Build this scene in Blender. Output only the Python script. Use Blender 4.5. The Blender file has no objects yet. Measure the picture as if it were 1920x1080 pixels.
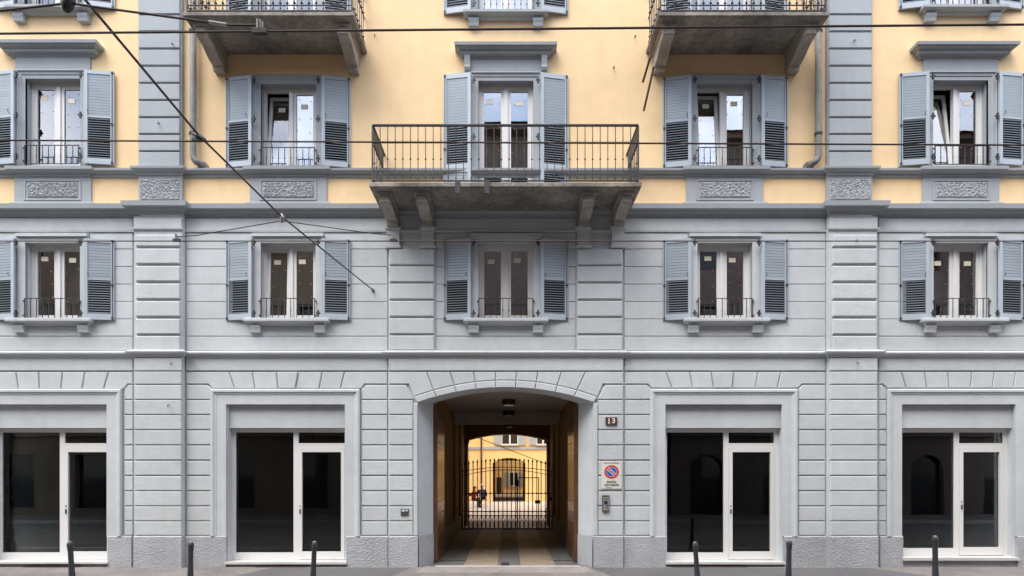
import bpy, math, random
from mathutils import Vector, Matrix
random.seed(7)
R = math.radians
scene = bpy.context.scene

# ------------------------------------------------------------------ camera, sky, sun, exposure
D, CX, HY, EZ, F = 11.0, 955.0, 890.0, 1.81, 1045.0      # camera distance from facade, vanishing point (1920x1080 px), eye height, focal px
cam = bpy.data.cameras.new('camera'); camo = bpy.data.objects.new('camera', cam)
scene.collection.objects.link(camo); scene.camera = camo
camo.location = (0, -D, EZ); camo.rotation_euler = (R(90), 0, 0)
cam.sensor_width = 36; cam.lens = 36 * F / 1920
cam.shift_x = (960 - CX) / 1920; cam.shift_y = (HY - 540) / 1920
cam.clip_start = .05; cam.clip_end = 2000

SUN_EL, SUN_AZ = 60, -45          # elevation; azimuth measured from -Y (towards the street) to the left when negative
world = bpy.data.worlds.new('World'); scene.world = world; world.use_nodes = True
wn = world.node_tree; wn.nodes.clear()
wo = wn.nodes.new('ShaderNodeOutputWorld'); bg = wn.nodes.new('ShaderNodeBackground')
sky = wn.nodes.new('ShaderNodeTexSky'); sky.sky_type = 'NISHITA'; sky.sun_disc = False
sky.sun_elevation = R(SUN_EL); sky.sun_rotation = R(180 + SUN_AZ); sky.air_density = 1.0; sky.dust_density = 1.2
tc = wn.nodes.new('ShaderNodeTexCoord'); sp = wn.nodes.new('ShaderNodeSeparateXYZ')
wn.links.new(tc.outputs['Generated'], sp.inputs[0])
zc = wn.nodes.new('ShaderNodeMath'); zc.operation = 'MAXIMUM'; zc.inputs[1].default_value = .12
wn.links.new(sp.outputs['Z'], zc.inputs[0])
dv = []
for k in 'XY':
    d_ = wn.nodes.new('ShaderNodeMath'); d_.operation = 'DIVIDE'
    wn.links.new(sp.outputs[k], d_.inputs[0]); wn.links.new(zc.outputs[0], d_.inputs[1]); dv.append(d_)
cb = wn.nodes.new('ShaderNodeCombineXYZ')
ng = wn.nodes.new('ShaderNodeMath'); ng.operation = 'MULTIPLY'; ng.inputs[1].default_value = -1
wn.links.new(dv[0].outputs[0], ng.inputs[0]); wn.links.new(ng.outputs[0], cb.inputs[0]); wn.links.new(dv[1].outputs[0], cb.inputs[1])
nz = wn.nodes.new('ShaderNodeTexNoise'); nz.inputs['Scale'].default_value = .8; nz.inputs['Detail'].default_value = 4
wn.links.new(cb.outputs[0], nz.inputs['Vector'])
cr = wn.nodes.new('ShaderNodeValToRGB'); cr.color_ramp.elements[0].position = .38; cr.color_ramp.elements[1].position = .76
wn.links.new(nz.outputs['Fac'], cr.inputs[0])
mx = wn.nodes.new('ShaderNodeMixRGB'); mx.inputs[2].default_value = (12, 12, 12.2, 1)      # cloud radiance, same units as the sky
wn.links.new(cr.outputs[0], mx.inputs[0]); wn.links.new(sky.outputs[0], mx.inputs[1])
wn.links.new(mx.outputs[0], bg.inputs[0]); bg.inputs[1].default_value = .14
wn.links.new(bg.outputs[0], wo.inputs[0])

sl = bpy.data.lights.new('sun', 'SUN'); sl.energy = 1.5; sl.angle = R(40); sl.color = (1, .95, .88)
slo = bpy.data.objects.new('sun', sl); scene.collection.objects.link(slo)
sdir = Vector((math.sin(R(SUN_AZ)) * math.cos(R(SUN_EL)), -math.cos(R(SUN_AZ)) * math.cos(R(SUN_EL)), math.sin(R(SUN_EL))))
slo.rotation_euler = sdir.to_track_quat('Z', 'Y').to_euler(); slo.location = (0, -5, 30)
scene.view_settings.view_transform = 'Standard'; scene.view_settings.look = 'None'
scene.view_settings.gamma = 1; scene.view_settings.exposure = 1.5
scene.cycles.max_bounces = 7; scene.cycles.diffuse_bounces = 4; scene.cycles.glossy_bounces = 3; scene.cycles.transparent_max_bounces = 8
scene.cycles.caustics_reflective = False; scene.cycles.caustics_refractive = False

# ------------------------------------------------------------------ helpers
COL = scene.collection
def X(px, y=0): return (px - CX) * (D + y) / F           # measured photograph columns / rows on a plane at depth y -> metres
def Z(py, y=0): return EZ + (HY - py) * (D + y) / F

def tag(o, label=None, cat=None, group=None, kind=None):
    for k, v in (('label', label), ('category', cat), ('group', group), ('kind', kind)):
        if v: o[k] = v
    return o
def empty(name, loc=(0, 0, 0), parent=None):
    o = bpy.data.objects.new(name, None); COL.objects.link(o); o.location = loc; o.parent = parent
    o.empty_display_size = .2
    return o
def link(name, mesh, parent=None, loc=(0, 0, 0), rot=(0, 0, 0)):
    o = bpy.data.objects.new(name, mesh); COL.objects.link(o); o.parent = parent
    o.location = loc; o.rotation_euler = rot
    return o

class MB:
    def __init__(s): s.v = []; s.f = []
    def quad(s, *p):
        n = len(s.v); s.v += [tuple(q) for q in p]; s.f.append(tuple(range(n, n + len(p)))); return s
    def box(s, x0, x1, y0, y1, z0, z1):
        n = len(s.v)
        s.v += [(x, y, z) for z in (z0, z1) for y in (y0, y1) for x in (x0, x1)]
        s.f += [tuple(n + i for i in q) for q in ((0, 2, 3, 1), (4, 5, 7, 6), (0, 1, 5, 4), (2, 6, 7, 3), (0, 4, 6, 2), (1, 3, 7, 5))]
        return s
    def loft(s, rings, close=False, cap=True):
        n0 = len(s.v); m = len(rings[0])
        for r in rings: s.v += [tuple(p) for p in r]
        for i in range(len(rings) - 1):
            for j in range(m if close else m - 1):
                a = n0 + i * m + j; b = n0 + i * m + (j + 1) % m
                s.f.append((a, b, b + m, a + m))
        if cap:
            s.f.append(tuple(n0 + j for j in range(m))); s.f.append(tuple(n0 + (len(rings) - 1) * m + j for j in reversed(range(m))))
        return s
    def tube(s, pts, r, n=8, cap=True):
        pts = [Vector(p) for p in pts]; rings = []
        rr = r if isinstance(r, (list, tuple)) else [r] * len(pts)
        up = None
        for i, p in enumerate(pts):
            t = (pts[min(i + 1, len(pts) - 1)] - pts[max(i - 1, 0)]).normalized()
            if up is None: up = t.orthogonal().normalized()
            up = (up - t * up.dot(t)).normalized(); sd = t.cross(up)
            rings.append([p + (up * math.cos(2 * math.pi * k / n) + sd * math.sin(2 * math.pi * k / n)) * rr[i] for k in range(n)])
        return s.loft(rings, True, cap)
    def prism(s, poly, y0, y1):                          # polygon in XZ, extruded in Y
        n = len(s.v); m = len(poly)
        s.v += [(x, y0, z) for x, z in poly] + [(x, y1, z) for x, z in poly]
        s.f.append(tuple(n + i for i in range(m))); s.f.append(tuple(n + m + i for i in reversed(range(m))))
        for i in range(m): s.f.append((n + i, n + m + i, n + m + (i + 1) % m, n + (i + 1) % m))
        return s
    def diamond(s, c, r, h):
        x, y, z = c; n = len(s.v)
        s.v += [(x, y, z - h), (x - r, y, z), (x, y - r, z), (x + r, y, z), (x, y + r, z), (x, y, z + h)]
        for i in range(4):
            a, b = n + 1 + i, n + 1 + (i + 1) % 4
            s.f += [(n, b, a), (n + 5, a, b)]
        return s
    def mesh(s, name, mat, smooth=False):
        me = bpy.data.meshes.new(name); me.from_pydata(s.v, [], s.f)
        for m in (mat if isinstance(mat, (list, tuple)) else [mat]): me.materials.append(m)
        bm_fix(me)
        if smooth: me.shade_smooth()
        return me
    def build(s, name, mat, parent=None, loc=(0, 0, 0), rot=(0, 0, 0), smooth=False):
        return link(name, s.mesh(name, mat, smooth), parent, loc, rot)
import bmesh
def bm_fix(me):
    b = bmesh.new(); b.from_mesh(me); bmesh.ops.recalc_face_normals(b, faces=b.faces); b.to_mesh(me); b.free()

def inset(poly, d):                                      # line-offset inset of a CCW polygon
    out = []; n = len(poly)
    ar = sum(poly[i][0] * poly[(i + 1) % n][1] - poly[(i + 1) % n][0] * poly[i][1] for i in range(n))
    sg = 1 if ar > 0 else -1
    for i in range(n):
        p0, p1, p2 = (Vector(poly[i - 1]), Vector(poly[i]), Vector(poly[(i + 1) % n]))
        a = (p1 - p0).normalized(); b = (p2 - p1).normalized()
        na = Vector((-a.y, a.x)) * sg; nb = Vector((-b.y, b.x)) * sg
        q = (na + nb); k = 1 + na.dot(nb)
        if k < .15: k = .15
        out.append(tuple(p1 + q * (d / k)))
    return out
_cache = {}
def piece(name, poly, yb, yf, mat, parent, gap=.008, ch=.012):
    """One dressed block: polygon in XZ, proud from yb to yf, chamfered front edge. Alike blocks share a mesh."""
    cx = sum(p[0] for p in poly) / len(poly); cz = sum(p[1] for p in poly) / len(poly)
    loc = [(x - cx, z - cz) for x, z in poly]
    key = (name, mat.name, round(yb - yf, 3), gap, ch, tuple((round(x, 2), round(z, 2)) for x, z in loc))
    if key not in _cache:
        a = inset(loc, gap); b = inset(loc, gap + ch); m = MB()
        m.loft([[(x, 0, z) for x, z in a], [(x, yf - yb + ch, z) for x, z in a], [(x, yf - yb, z) for x, z in b]], True, True)
        _cache[key] = m.mesh(name, mat)
    return link(name, _cache[key], parent, (cx, yb, cz))
def rect(x0, x1, z0, z1): return [(x0, z0), (x1, z0), (x1, z1), (x0, z1)]
def loft_u(m, x0, x1, levels, yb=0, ret=1.0):            # moulding with returned ends; levels = (projection, z)
    m.loft([[(x0 - d * ret, yb, z), (x0 - d * ret, yb - d, z), (x1 + d * ret, yb - d, z), (x1 + d * ret, yb, z)] for d, z in levels], True, True)
    return m
def frame_u(m, x0, x1, zb, zt, levels, yb=0):            # inverted-U surround; levels = (inward offset, projection)
    m.loft([[(x0 + o, yb - d, zb), (x0 + o, yb - d, zt - o), (x1 - o, yb - d, zt - o), (x1 - o, yb - d, zb)] for o, d in levels], False, False)
    return m
def wall_grid(m, x0, x1, z0, z1, holes, yf, depth, reveals=True):
    xs = sorted({x0, x1, *[h[0] for h in holes], *[h[1] for h in holes]}); zs = sorted({z0, z1, *[h[2] for h in holes], *[h[3] for h in holes]})
    xs = [x for x in xs if x0 <= x <= x1]; zs = [z for z in zs if z0 <= z <= z1]
    for i in range(len(xs) - 1):
        for j in range(len(zs) - 1):
            mx_, mz_ = (xs[i] + xs[i + 1]) / 2, (zs[j] + zs[j + 1]) / 2
            if any(h[0] < mx_ < h[1] and h[2] < mz_ < h[3] for h in holes): continue
            m.quad((xs[i], yf, zs[j]), (xs[i + 1], yf, zs[j]), (xs[i + 1], yf, zs[j + 1]), (xs[i], yf, zs[j + 1]))
    for a, b, c, d in holes if reveals else []:
        c2, d2 = max(c, z0), min(d, z1)
        m.quad((a, yf, c2), (a, yf + depth, c2), (a, yf + depth, d2), (a, yf, d2))
        m.quad((b, yf, c2), (b, yf, d2), (b, yf + depth, d2), (b, yf + depth, c2))
        m.quad((a, yf, d2), (a, yf + depth, d2), (b, yf + depth, d2), (b, yf, d2))
        if c > z0: m.quad((a, yf, c2), (b, yf, c2), (b, yf + depth, c2), (a, yf + depth, c2))
    return m

# ------------------------------------------------------------------ materials
def mat(name, col, rough=.8, metal=0, bump=0, bscale=30, var=.06, vscale=1.2, spec=.5, streak=0, fine=0, coat=0, dist=.02, orand=0):
    m = bpy.data.materials.new(name); m.use_nodes = True; nt = m.node_tree; N = nt.nodes; L = nt.links
    b = N['Principled BSDF']; b.inputs['Roughness'].default_value = rough; b.inputs['Metallic'].default_value = metal
    b.inputs['Specular IOR Level'].default_value = spec
    if coat: b.inputs['Coat Weight'].default_value = coat; b.inputs['Coat Roughness'].default_value = .12
    geo = N.new('ShaderNodeNewGeometry')
    def noise(scale, detail=4, vec=None):
        n = N.new('ShaderNodeTexNoise'); n.inputs['Scale'].default_value = scale; n.inputs['Detail'].default_value = detail
        L.new(vec or geo.outputs['Position'], n.inputs['Vector']); return n.outputs['Fac']
    def rng(src, lo, hi, a=.3, b_=.7):
        r = N.new('ShaderNodeMapRange'); r.inputs[1].default_value = a; r.inputs[2].default_value = b_
        r.inputs[3].default_value = lo; r.inputs[4].default_value = hi; L.new(src, r.inputs[0]); return r.outputs[0]
    def mul(a, b_):
        q = N.new('ShaderNodeMath'); q.operation = 'MULTIPLY'; L.new(a, q.inputs[0]); L.new(b_, q.inputs[1]); return q.outputs[0]
    f = rng(noise(vscale), 1 - var, 1 + var)
    f = mul(f, rng(noise(vscale * 7, 3), 1 - var * .5, 1 + var * .5))
    if orand:
        oi = N.new('ShaderNodeObjectInfo'); f = mul(f, rng(oi.outputs['Random'], 1 - orand, 1 + orand, 0, 1))
    if fine: f = mul(f, rng(noise(60, 2), 1 - fine, 1 + fine))
    if streak:                                            # rain streaks: noise stretched vertically
        mp = N.new('ShaderNodeMapping'); mp.inputs['Scale'].default_value = (6, 6, .45); L.new(geo.outputs['Position'], mp.inputs['Vector'])
        f = mul(f, rng(noise(1, 5, mp.outputs[0]), 1 - streak, 1 + streak * .3, .35, .6))
    mxn = N.new('ShaderNodeVectorMath'); mxn.operation = 'SCALE'; mxn.inputs[0].default_value = col[:3]
    L.new(f, mxn.inputs['Scale']); L.new(mxn.outputs[0], b.inputs['Base Color'])
    if bump:
        bn = N.new('ShaderNodeBump'); bn.inputs['Strength'].default_value = bump; bn.inputs['Distance'].default_value = dist
        L.new(noise(bscale, 5), bn.inputs['Height']); L.new(bn.outputs[0], b.inputs['Normal'])
    return m
def glass_mat(name, base, gain, tint=(.9, .93, .92)):
    m = bpy.data.materials.new(name); m.use_nodes = True; nt = m.node_tree; N = nt.nodes; L = nt.links; N.clear()
    o = N.new('ShaderNodeOutputMaterial'); t = N.new('ShaderNodeBsdfTransparent'); t.inputs[0].default_value = (*tint, 1)
    g = N.new('ShaderNodeBsdfGlossy'); g.inputs['Roughness'].default_value = .0
    fr = N.new('ShaderNodeFresnel'); fr.inputs[0].default_value = 1.5
    ma = N.new('ShaderNodeMath'); ma.operation = 'MULTIPLY_ADD'; ma.inputs[1].default_value = gain; ma.inputs[2].default_value = base; ma.use_clamp = True
    mxs = N.new('ShaderNodeMixShader'); L.new(fr.outputs[0], ma.inputs[0]); L.new(ma.outputs[0], mxs.inputs[0])
    L.new(t.outputs[0], mxs.inputs[1]); L.new(g.outputs[0], mxs.inputs[2]); L.new(mxs.outputs[0], o.inputs[0])
    geo = N.new('ShaderNodeNewGeometry'); nn = N.new('ShaderNodeTexNoise'); nn.inputs['Scale'].default_value = 1.3
    L.new(geo.outputs['Position'], nn.inputs['Vector'])
    bn = N.new('ShaderNodeBump'); bn.inputs['Strength'].default_value = .04; bn.inputs['Distance'].default_value = .02
    L.new(nn.outputs['Fac'], bn.inputs['Height']); L.new(bn.outputs[0], g.inputs['Normal'])
    return m
M = {
 'grey':   mat('pale grey wall paint', (.513, .54, .551), .85, bump=.4, bscale=22, var=.075, vscale=.7, streak=.02, dist=.012, orand=.035),
 'trim':   mat('blue grey trim paint', (.352, .377, .398), .8, bump=.25, bscale=24, var=.05, streak=.03, dist=.012, orand=.03),
 'yellow': mat('ochre yellow plaster', (.83, .605, .345), .9, bump=.2, bscale=18, var=.07, vscale=.5, streak=.02, dist=.01),
 'court_yellow': mat('courtyard yellow plaster', (.80, .57, .26), .9, bump=.15, bscale=18, var=.05, vscale=.6),
 'plinth': mat('rough grey render', (.40, .415, .435), .9, bump=.8, bscale=42, var=.08, streak=.05, dist=.035),
 'rough':  mat('vermiculated stucco', (.37, .38, .395), .9, bump=.6, bscale=30, var=.06, dist=.03),
 'shutter': mat('pale blue grey shutter paint', (.40, .455, .505), .5, orand=.06, var=.05, bump=.05, bscale=60),
 'shade_sheet': mat('charcoal shutter backing', (.012, .012, .014), .8),  # near-black that paints the shade in the slat gaps
 'white':  mat('white window frame', (.72, .715, .70), .35, var=.02),
 'iron':   mat('dark wrought iron', (.024, .026, .03), .55, metal=.0, var=.2, bump=.2, bscale=80),
 'black':  mat('black iron gate paint', (.012, .011, .012), .5, var=.2),
 'stone':  mat('weathered balcony stone', (.235, .21, .18), .9, bump=.6, bscale=35, var=.45, vscale=1.6, streak=.12, dist=.02),
 'console': mat('pale weathered bracket stone', (.36, .325, .28), .9, bump=.8, bscale=40, var=.2, vscale=4, dist=.02),
 'sill':   mat('pale marble sill', (.55, .54, .53), .6, var=.08, bump=.15),
 'wood':   mat('varnished brown wood', (.11, .045, .022), .4, var=.25, vscale=3, coat=.3),
 'pipe':   mat('grey zinc pipe', (.20, .195, .19), .7, metal=.0, var=.18, vscale=5),
 'rust':   mat('rusty brown iron', (.07, .035, .025), .8, var=.3, vscale=8, bump=.3, bscale=60),
 'cable':  mat('dark brown cable', (.05, .028, .022), .6, var=.15),
 'steel':  mat('dull clamp steel', (.25, .24, .22), .5, metal=.6, var=.15),
 'asphalt': mat('pavement asphalt', (.165, .148, .14), .9, bump=.6, bscale=120, var=.24, vscale=1.4, fine=.25, dist=.008),
 'patch':  mat('dark asphalt patch', (.095, .092, .095), .9, bump=.6, bscale=120, var=.12, vscale=1.2, fine=.16, dist=.008),
 'concrete': mat('worn cement strip', (.23, .205, .185), .9, bump=.4, bscale=50, var=.18, vscale=2),
 'road':   mat('road stone setts', (.14, .135, .13), .9, bump=.5, bscale=90, var=.15),
 'kerb':   mat('granite kerb', (.36, .34, .33), .8, bump=.3, bscale=60, var=.12, vscale=5),
 'granite': mat('pinkish granite slab', (.25, .195, .145), .7, bump=.3, bscale=50, var=.18, vscale=2.5),
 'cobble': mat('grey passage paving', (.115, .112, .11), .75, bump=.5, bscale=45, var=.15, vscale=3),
 'court':  mat('pale courtyard cobbles', (.50, .46, .415), .9, bump=.9, bscale=14, var=.16, vscale=6, dist=.04),
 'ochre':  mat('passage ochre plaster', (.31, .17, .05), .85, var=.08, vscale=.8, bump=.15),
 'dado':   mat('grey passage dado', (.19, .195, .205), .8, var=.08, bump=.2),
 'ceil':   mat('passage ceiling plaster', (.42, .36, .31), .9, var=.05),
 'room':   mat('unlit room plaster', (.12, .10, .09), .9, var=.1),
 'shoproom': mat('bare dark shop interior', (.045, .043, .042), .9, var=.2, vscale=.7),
 'opp':    mat('old street plaster', (.15, .115, .105), .9, var=.15, vscale=.5, streak=.1),
 'opp2':   mat('old ochre street plaster', (.17, .135, .10), .9, var=.15, vscale=.5, streak=.1),
 'roof':   mat('terracotta roof tiles', (.22, .10, .06), .9, var=.2, vscale=4),
 'darkglass': mat('dark window glass', (.02, .022, .025), .05, var=.05),
 'lampw':  mat('opal lamp glass', (.75, .72, .68), .3, var=.02),
 'label':  mat('cream paper label', (.80, .74, .58), .7, var=.04),
 'reddot': mat('red film dot', (.65, .12, .10), .6, var=.05),
 'plate':  mat('bronze number plate', (.085, .055, .045), .45, metal=.2, var=.15, vscale=30),
 'brass':  mat('cream raised figures', (.75, .64, .47), .5, var=.05),
 'signw':  mat('cream sign enamel', (.66, .65, .57), .4, var=.03),
 'signr':  mat('red sign enamel', (.60, .03, .04), .4, var=.03),
 'signb':  mat('blue sign enamel', (.012, .13, .52), .4, var=.03),
 'ink':    mat('black sign ink', (.03, .03, .03), .6, var=.03),
 'inkred': mat('dull red sign ink', (.30, .10, .09), .6, var=.03),
 'navy':   mat('navy plaque enamel', (.02, .03, .10), .4, var=.05),
 'tileg':  mat('dark grey plaque', (.07, .062, .064), .5, var=.08),
 'alu':    mat('brushed aluminium', (.50, .48, .45), .4, metal=.7, var=.06),
 'skin':   mat('skin', (.55, .34, .25), .6, var=.04),
 'hair':   mat('dark brown hair', (.02, .012, .01), .6, var=.2),
 'greyhair': mat('grey hair', (.50, .48, .46), .7, var=.1),
 'redcloth': mat('red knit cloth', (.17, .01, .02), .9, var=.1),
 'darkcloth': mat('black trouser cloth', (.015, .015, .02), .9, var=.1),
 'navycloth': mat('navy jacket cloth', (.02, .025, .07), .9, var=.1),
 'paper':  mat('white paper', (.8, .8, .78), .8, var=.02),
 'chairm': mat('white chair enamel', (.6, .58, .55), .5, var=.05),
 'soil':   mat('bare ground', (.12, .11, .10), .95, var=.15),
}
M['glass'] = glass_mat('reflective window glass', .2, 2.2)
M['shopglass'] = glass_mat('shop window glass', .0, 1.15, (.75, .78, .78))

# ------------------------------------------------------------------ ground, pavement, road, courtyard
st = lambda o: tag(o, kind='structure')
st(MB().quad((-400, -400, -.2), (400, -400, -.2), (400, 400, -.2), (-400, 400, -.2)).build('ground', M['soil']))
st(MB().box(-45, 45, -2.28, .25, -.19, 0).build('pavement', M['asphalt']))
st(MB().quad((-45, -10.6, -.12), (45, -10.6, -.12), (45, -2.44, -.12), (-45, -2.44, -.12)).build('road', M['road']))
st(MB().box(-45, 45, -13.5, -10.76, -.19, 0).build('pavement', M['asphalt']))
kerb = empty('kerb', (0, -2.36, 0)); kerb2 = empty('kerb', (0, -10.68, 0)); st(kerb); st(kerb2)
km = MB().box(-.495, .495, -.08, .08, -.19, .004).mesh('kerb_stone', M['kerb'])
for k in range(-20, 20):
    link('kerb_stone', km, kerb, (k + .5, 0, 0))
    link('kerb_stone', km, kerb2, (k + .5, 0, 0))
# asphalt repairs and the cement strip along the foot of the wall
def sheet(name, pts, z, m):
    return st(MB().quad(*[(x, y, z) for x, y in pts]).build(name, m))
sheet('pavement_patch', [(-5.3, -2.2), (-2.4, -2.2), (-1.9, -.17), (-4.6, -.19)], .004, M['patch'])
sheet('pavement_patch', [(2.1, -2.2), (8.1, -2.2), (7.0, -.2), (1.6, -.2)], .004, M['patch'])
sheet('pavement_patch', [(-1.75, -.75), (1.6, -.75), (1.5, -.0), (-1.65, -.0)], .004, M['concrete'])
sheet('courtyard', [(-14, 10.5), (14, 10.5), (14, 26.4), (-14, 26.4)], .0, M['court'])
sheet('courtyard', [(-14, 33.5), (14, 33.5), (14, 41), (-14, 41)], .0, M['court'])

# ------------------------------------------------------------------ the apartment building
B = empty('apartment_building'); tag(B, 'grey and yellow apartment house with shuttered windows, balconies and an arched carriage passage', 'building')
CW = [101, 541.5, 948.5, 1358, 1799.5]                   # window axes (px)
HO = .542                                                # half width of a window opening
cxs = [X(c) for c in CW]
XL, XR = -13.5, 13.5
ZG, ZF, ZC, ZT = 0.0, Z(665), Z(385), 15.4               # ground, first-floor string, main string course, wall top
AX, AH, ASP, ACR = X(948), 1.716, Z(756.4), Z(728.5)     # arch: axis, half width, spring, crown
SHOPS = [(-18, 205, 758, 1052), (427, 650, 755, 1053), (1248, 1467, 755, 1053), (1690, 1903, 753, 1046)]
shop_holes = [(X(a), X(b), Z(d), Z(c)) for a, b, c, d in SHOPS]
f1_holes = [(c - HO, c + HO, Z(600), Z(455)) for c in cxs]
UT = [148, 158, 152, 157, 151]; UB = [312, 316, 345, 316, 313]
up_holes = [(c - HO, c + HO, Z(b) if i != 2 else 7.07, Z(t)) for i, (c, t, b) in enumerate(zip(cxs, UT, UB))]
Z2B = [Z(8, -.15), 10.16, Z(17, -.15), 10.16, Z(8, -.15)]
top_holes = [(c - HO, c + HO, b, b + (1.75 if i not in (1, 3) else 2.2)) for i, (c, b) in enumerate(zip(cxs, Z2B))]

wallG = wall_grid(MB(), XL, XR, 0, ZF, shop_holes + [(AX - AH, AX + AH, -1, ACR + .02)], 0, .45)
# arch spandrel and splayed intrados
def arc(cx, hw, zs, zc, n=24):
    s = zc - zs; Rr = (hw * hw + s * s) / (2 * s); a0 = math.asin(hw / Rr)
    return [(cx + Rr * math.sin(a0 * (2 * k / n - 1)), zc - Rr + Rr * math.cos(a0 * (2 * k / n - 1))) for k in range(n + 1)]
A0 = arc(AX, AH, ASP, ACR); A1 = arc(AX, 1.483, 3.26, 3.505)
for i in range(24):
    (xa, za), (xb, zb) = A0[i], A0[i + 1]; (xc, zc_), (xd, zd) = A1[i], A1[i + 1]
    wallG.quad((xa, 0, za), (xb, 0, zb), (xb, 0, ACR + .02), (xa, 0, ACR + .02))
    wallG.quad((xa, 0, za), (xc, .35, zc_), (xd, .35, zd), (xb, 0, zb))
for s in (0, -1):
    wallG.quad((A0[s][0], 0, 0), (A1[s][0], .35, 0), (A1[s][0], .35, A1[s][1]), (A0[s][0], 0, A0[s][1]))
WG = wallG.build('ground_floor_wall', M['grey'], B)
WF = wall_grid(MB(), XL, XR, ZF, ZC, f1_holes, 0, .3).build('first_floor_wall', M['grey'], B)
WU = wall_grid(MB(), XL, XR, ZC, ZT, up_holes + top_holes, 0, .3, False).build('upper_wall', M['yellow'], B)
for h_ in up_holes + top_holes:
    rv = MB(); wall_grid(rv, h_[0], h_[1], h_[2] - .001, h_[3], [h_], -.02, .32); rv.build('window_reveal', M['trim'], B)
# body behind the facade: roof, eaves, rear wall round the passage, ends
bd = MB().box(XL, XR, -.55, 11.2, ZT, ZT + .22)
bd.quad((XL, 10.9, 3.7), (XR, 10.9, 3.7), (XR, 10.9, ZT), (XL, 10.9, ZT))
for a, b in ((XL, AX - 1.6), (AX + 1.6, XR)): bd.quad((a, 10.9, 0), (b, 10.9, 0), (b, 10.9, 3.7), (a, 10.9, 3.7))
for x in (XL, XR): bd.quad((x, 0, 0), (x, 10.9, 0), (x, 10.9, ZT), (x, 0, ZT))
bd.build('rear_walls_and_roof', M['yellow'], B)

# --- pilasters
def pil_x(a, b, y): return X(a, y), X(b, y)
PG = [pil_x(250, 340, -.15), pil_x(1556, 1646, -.15)]
PU = [pil_x(258, 339, -.11), pil_x(1553, 1637, -.11)]
for (a, b), (c, d) in zip(PG, PU):
    MB().box(a, b, -.125, 0, Z(1005, -.15), Z(406, -.12)).build('pilaster', M['grey'], B)
    MB().box(c, d, -.085, 0, Z(385), ZT).build('pilaster', M['trim'], B)
IP = [pil_x(728, 816, -.08), pil_x(1081, 1169, -.08)]
# central bay stands 45 mm proud: two flat strips beside the arch and one above it
for a, b in ((728, 785), (1112, 1169)):
    MB().box(X(a, -.05), X(b, -.05) if a > 1000 else AX - AH - .0, -.045, 0, Z(1005, -.05), ASP).build('gate_bay_face', M['grey'], WG)
mm = MB(); gx0, gx1 = X(728, -.05), X(1169, -.05)
top = Z(668, -.05)
pts = [(gx0, ASP), (gx0, top), (gx1, top), (gx1, ASP)] + [p for p in reversed(A0)]
for i in range(24):
    (xa, za), (xb, zb) = A0[i], A0[i + 1]
    mm.quad((xa, -.045, za), (xb, -.045, zb), (xb, -.045, top), (xa, -.045, top))
    mm.quad((xa, -.045, za), (xa, 0, za), (xb, 0, zb), (xb, -.045, zb))
for a, b in ((gx0, A0[0][0]), (A0[-1][0], gx1)):
    mm.box(a, b, -.045, 0, ASP + .001, top)
mm.build('gate_bay_face', M['grey'], WG)

# --- ground floor blocks
rows = [721, 749.4, 777.5, 806, 834.5, 863, 892, 920.5, 949, 977, 1004.5]
colsG = [(232, 249.5, 0, -.035, 'L'), (250.5, 340.5, -.125, -.158, ''), (349, 397, 0, -.035, 'R'),
         (677, 727, 0, -.035, 'L'), (728.5, 777, -.045, -.08, 'A'), (1120.5, 1169, -.045, -.08, 'B'), (1171, 1222, 0, -.035, 'R'),
         (1497, 1549, 0, -.035, 'L'), (1556.5, 1646, -.125, -.158, ''), (1648, 1663, 0, -.035, 'R')]
for a, b, yb, yf, cut in colsG:
    for i in range(10):
        x0, x1, zt, zb = X(a, yf), X(b, yf), Z(rows[i], yf), Z(rows[i + 1], yf)
        if cut == 'A': x1 = min(x1, AX - AH - .09)
        if cut == 'B': x0 = max(x0, AX + AH + .09)
        p = rect(x0, x1, zb, zt)
        if i == 0 and cut:
            c = min(.085, (x1 - x0) * .6)
            if cut in 'AB': c = .14
            if cut in 'LB': p = [(x0, zb), (x1, zb), (x1, zt), (x0 + c, zt), (x0, zt - (c if cut == 'L' else .27))]
            else: p = [(x0, zb), (x1, zb), (x1, zt - (c if cut == 'R' else .27)), (x1 - c, zt), (x0, zt)]
        piece('stone_block', p, yb, yf, M['grey'], WG, .009, .011)
# frieze above, voussoir rows over the shops
def pz(poly, y): return [(X(a, y), Z(b, y)) for a, b in poly]
for a, b, yb, yf in ((-330, 249, 0, -.035), (250.5, 340.5, -.125, -.158), (348, 727, 0, -.035), (728, 1169, -.045, -.08), (1171, 1549, 0, -.035), (1556.5, 1646, -.125, -.158), (1648, 2240, 0, -.035)):
    piece('frieze_course', pz([(a, 695), (b, 695), (b, 671), (a, 671)], yf), yb, yf, M['grey'], WG, .004, .008)
for a, b in ((250.5, 340.5), (1556.5, 1646)):
    piece('stone_block', pz([(a, 721), (b, 721), (b, 696), (a, 696)], -.158), -.125, -.158, M['grey'], WG, .009, .011)
def vouss(joints, xl, xr, yl, yr, ybot, key=None):
    """joints: (x top, x bottom); ends reach the piers, dipping to the first block row beside the shop surround."""
    y = -.035; T = 697
    ps = [[(xl, T), (joints[0][0], T), (joints[0][1], ybot), (yl, ybot), (yl - 7 if yl > xl + 8 else xl, 720.5), (xl, 720.5)]]
    for (a, b), (c, d) in zip(joints[:-1], joints[1:]):
        ps.append([(a, T), (c, T), (d, ybot), (b, ybot)])
    ps.append([(joints[-1][0], T), (xr, T), (xr, 720.5), (yr + 7 if yr < xr - 8 else xr, 720.5), (yr, ybot), (joints[-1][1], ybot)])
    for k, p in enumerate(ps):
        yy = y if key is None or k != key else -.062
        piece('voussoir', pz(p, yy), 0, yy, M['grey'], WG, .009, .011)
vouss([(29, 34), (72, 73), (116.6, 113.5), (158.6, 153.5), (203, 193.6)], -60, 249, -30, 232, 730)
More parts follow.
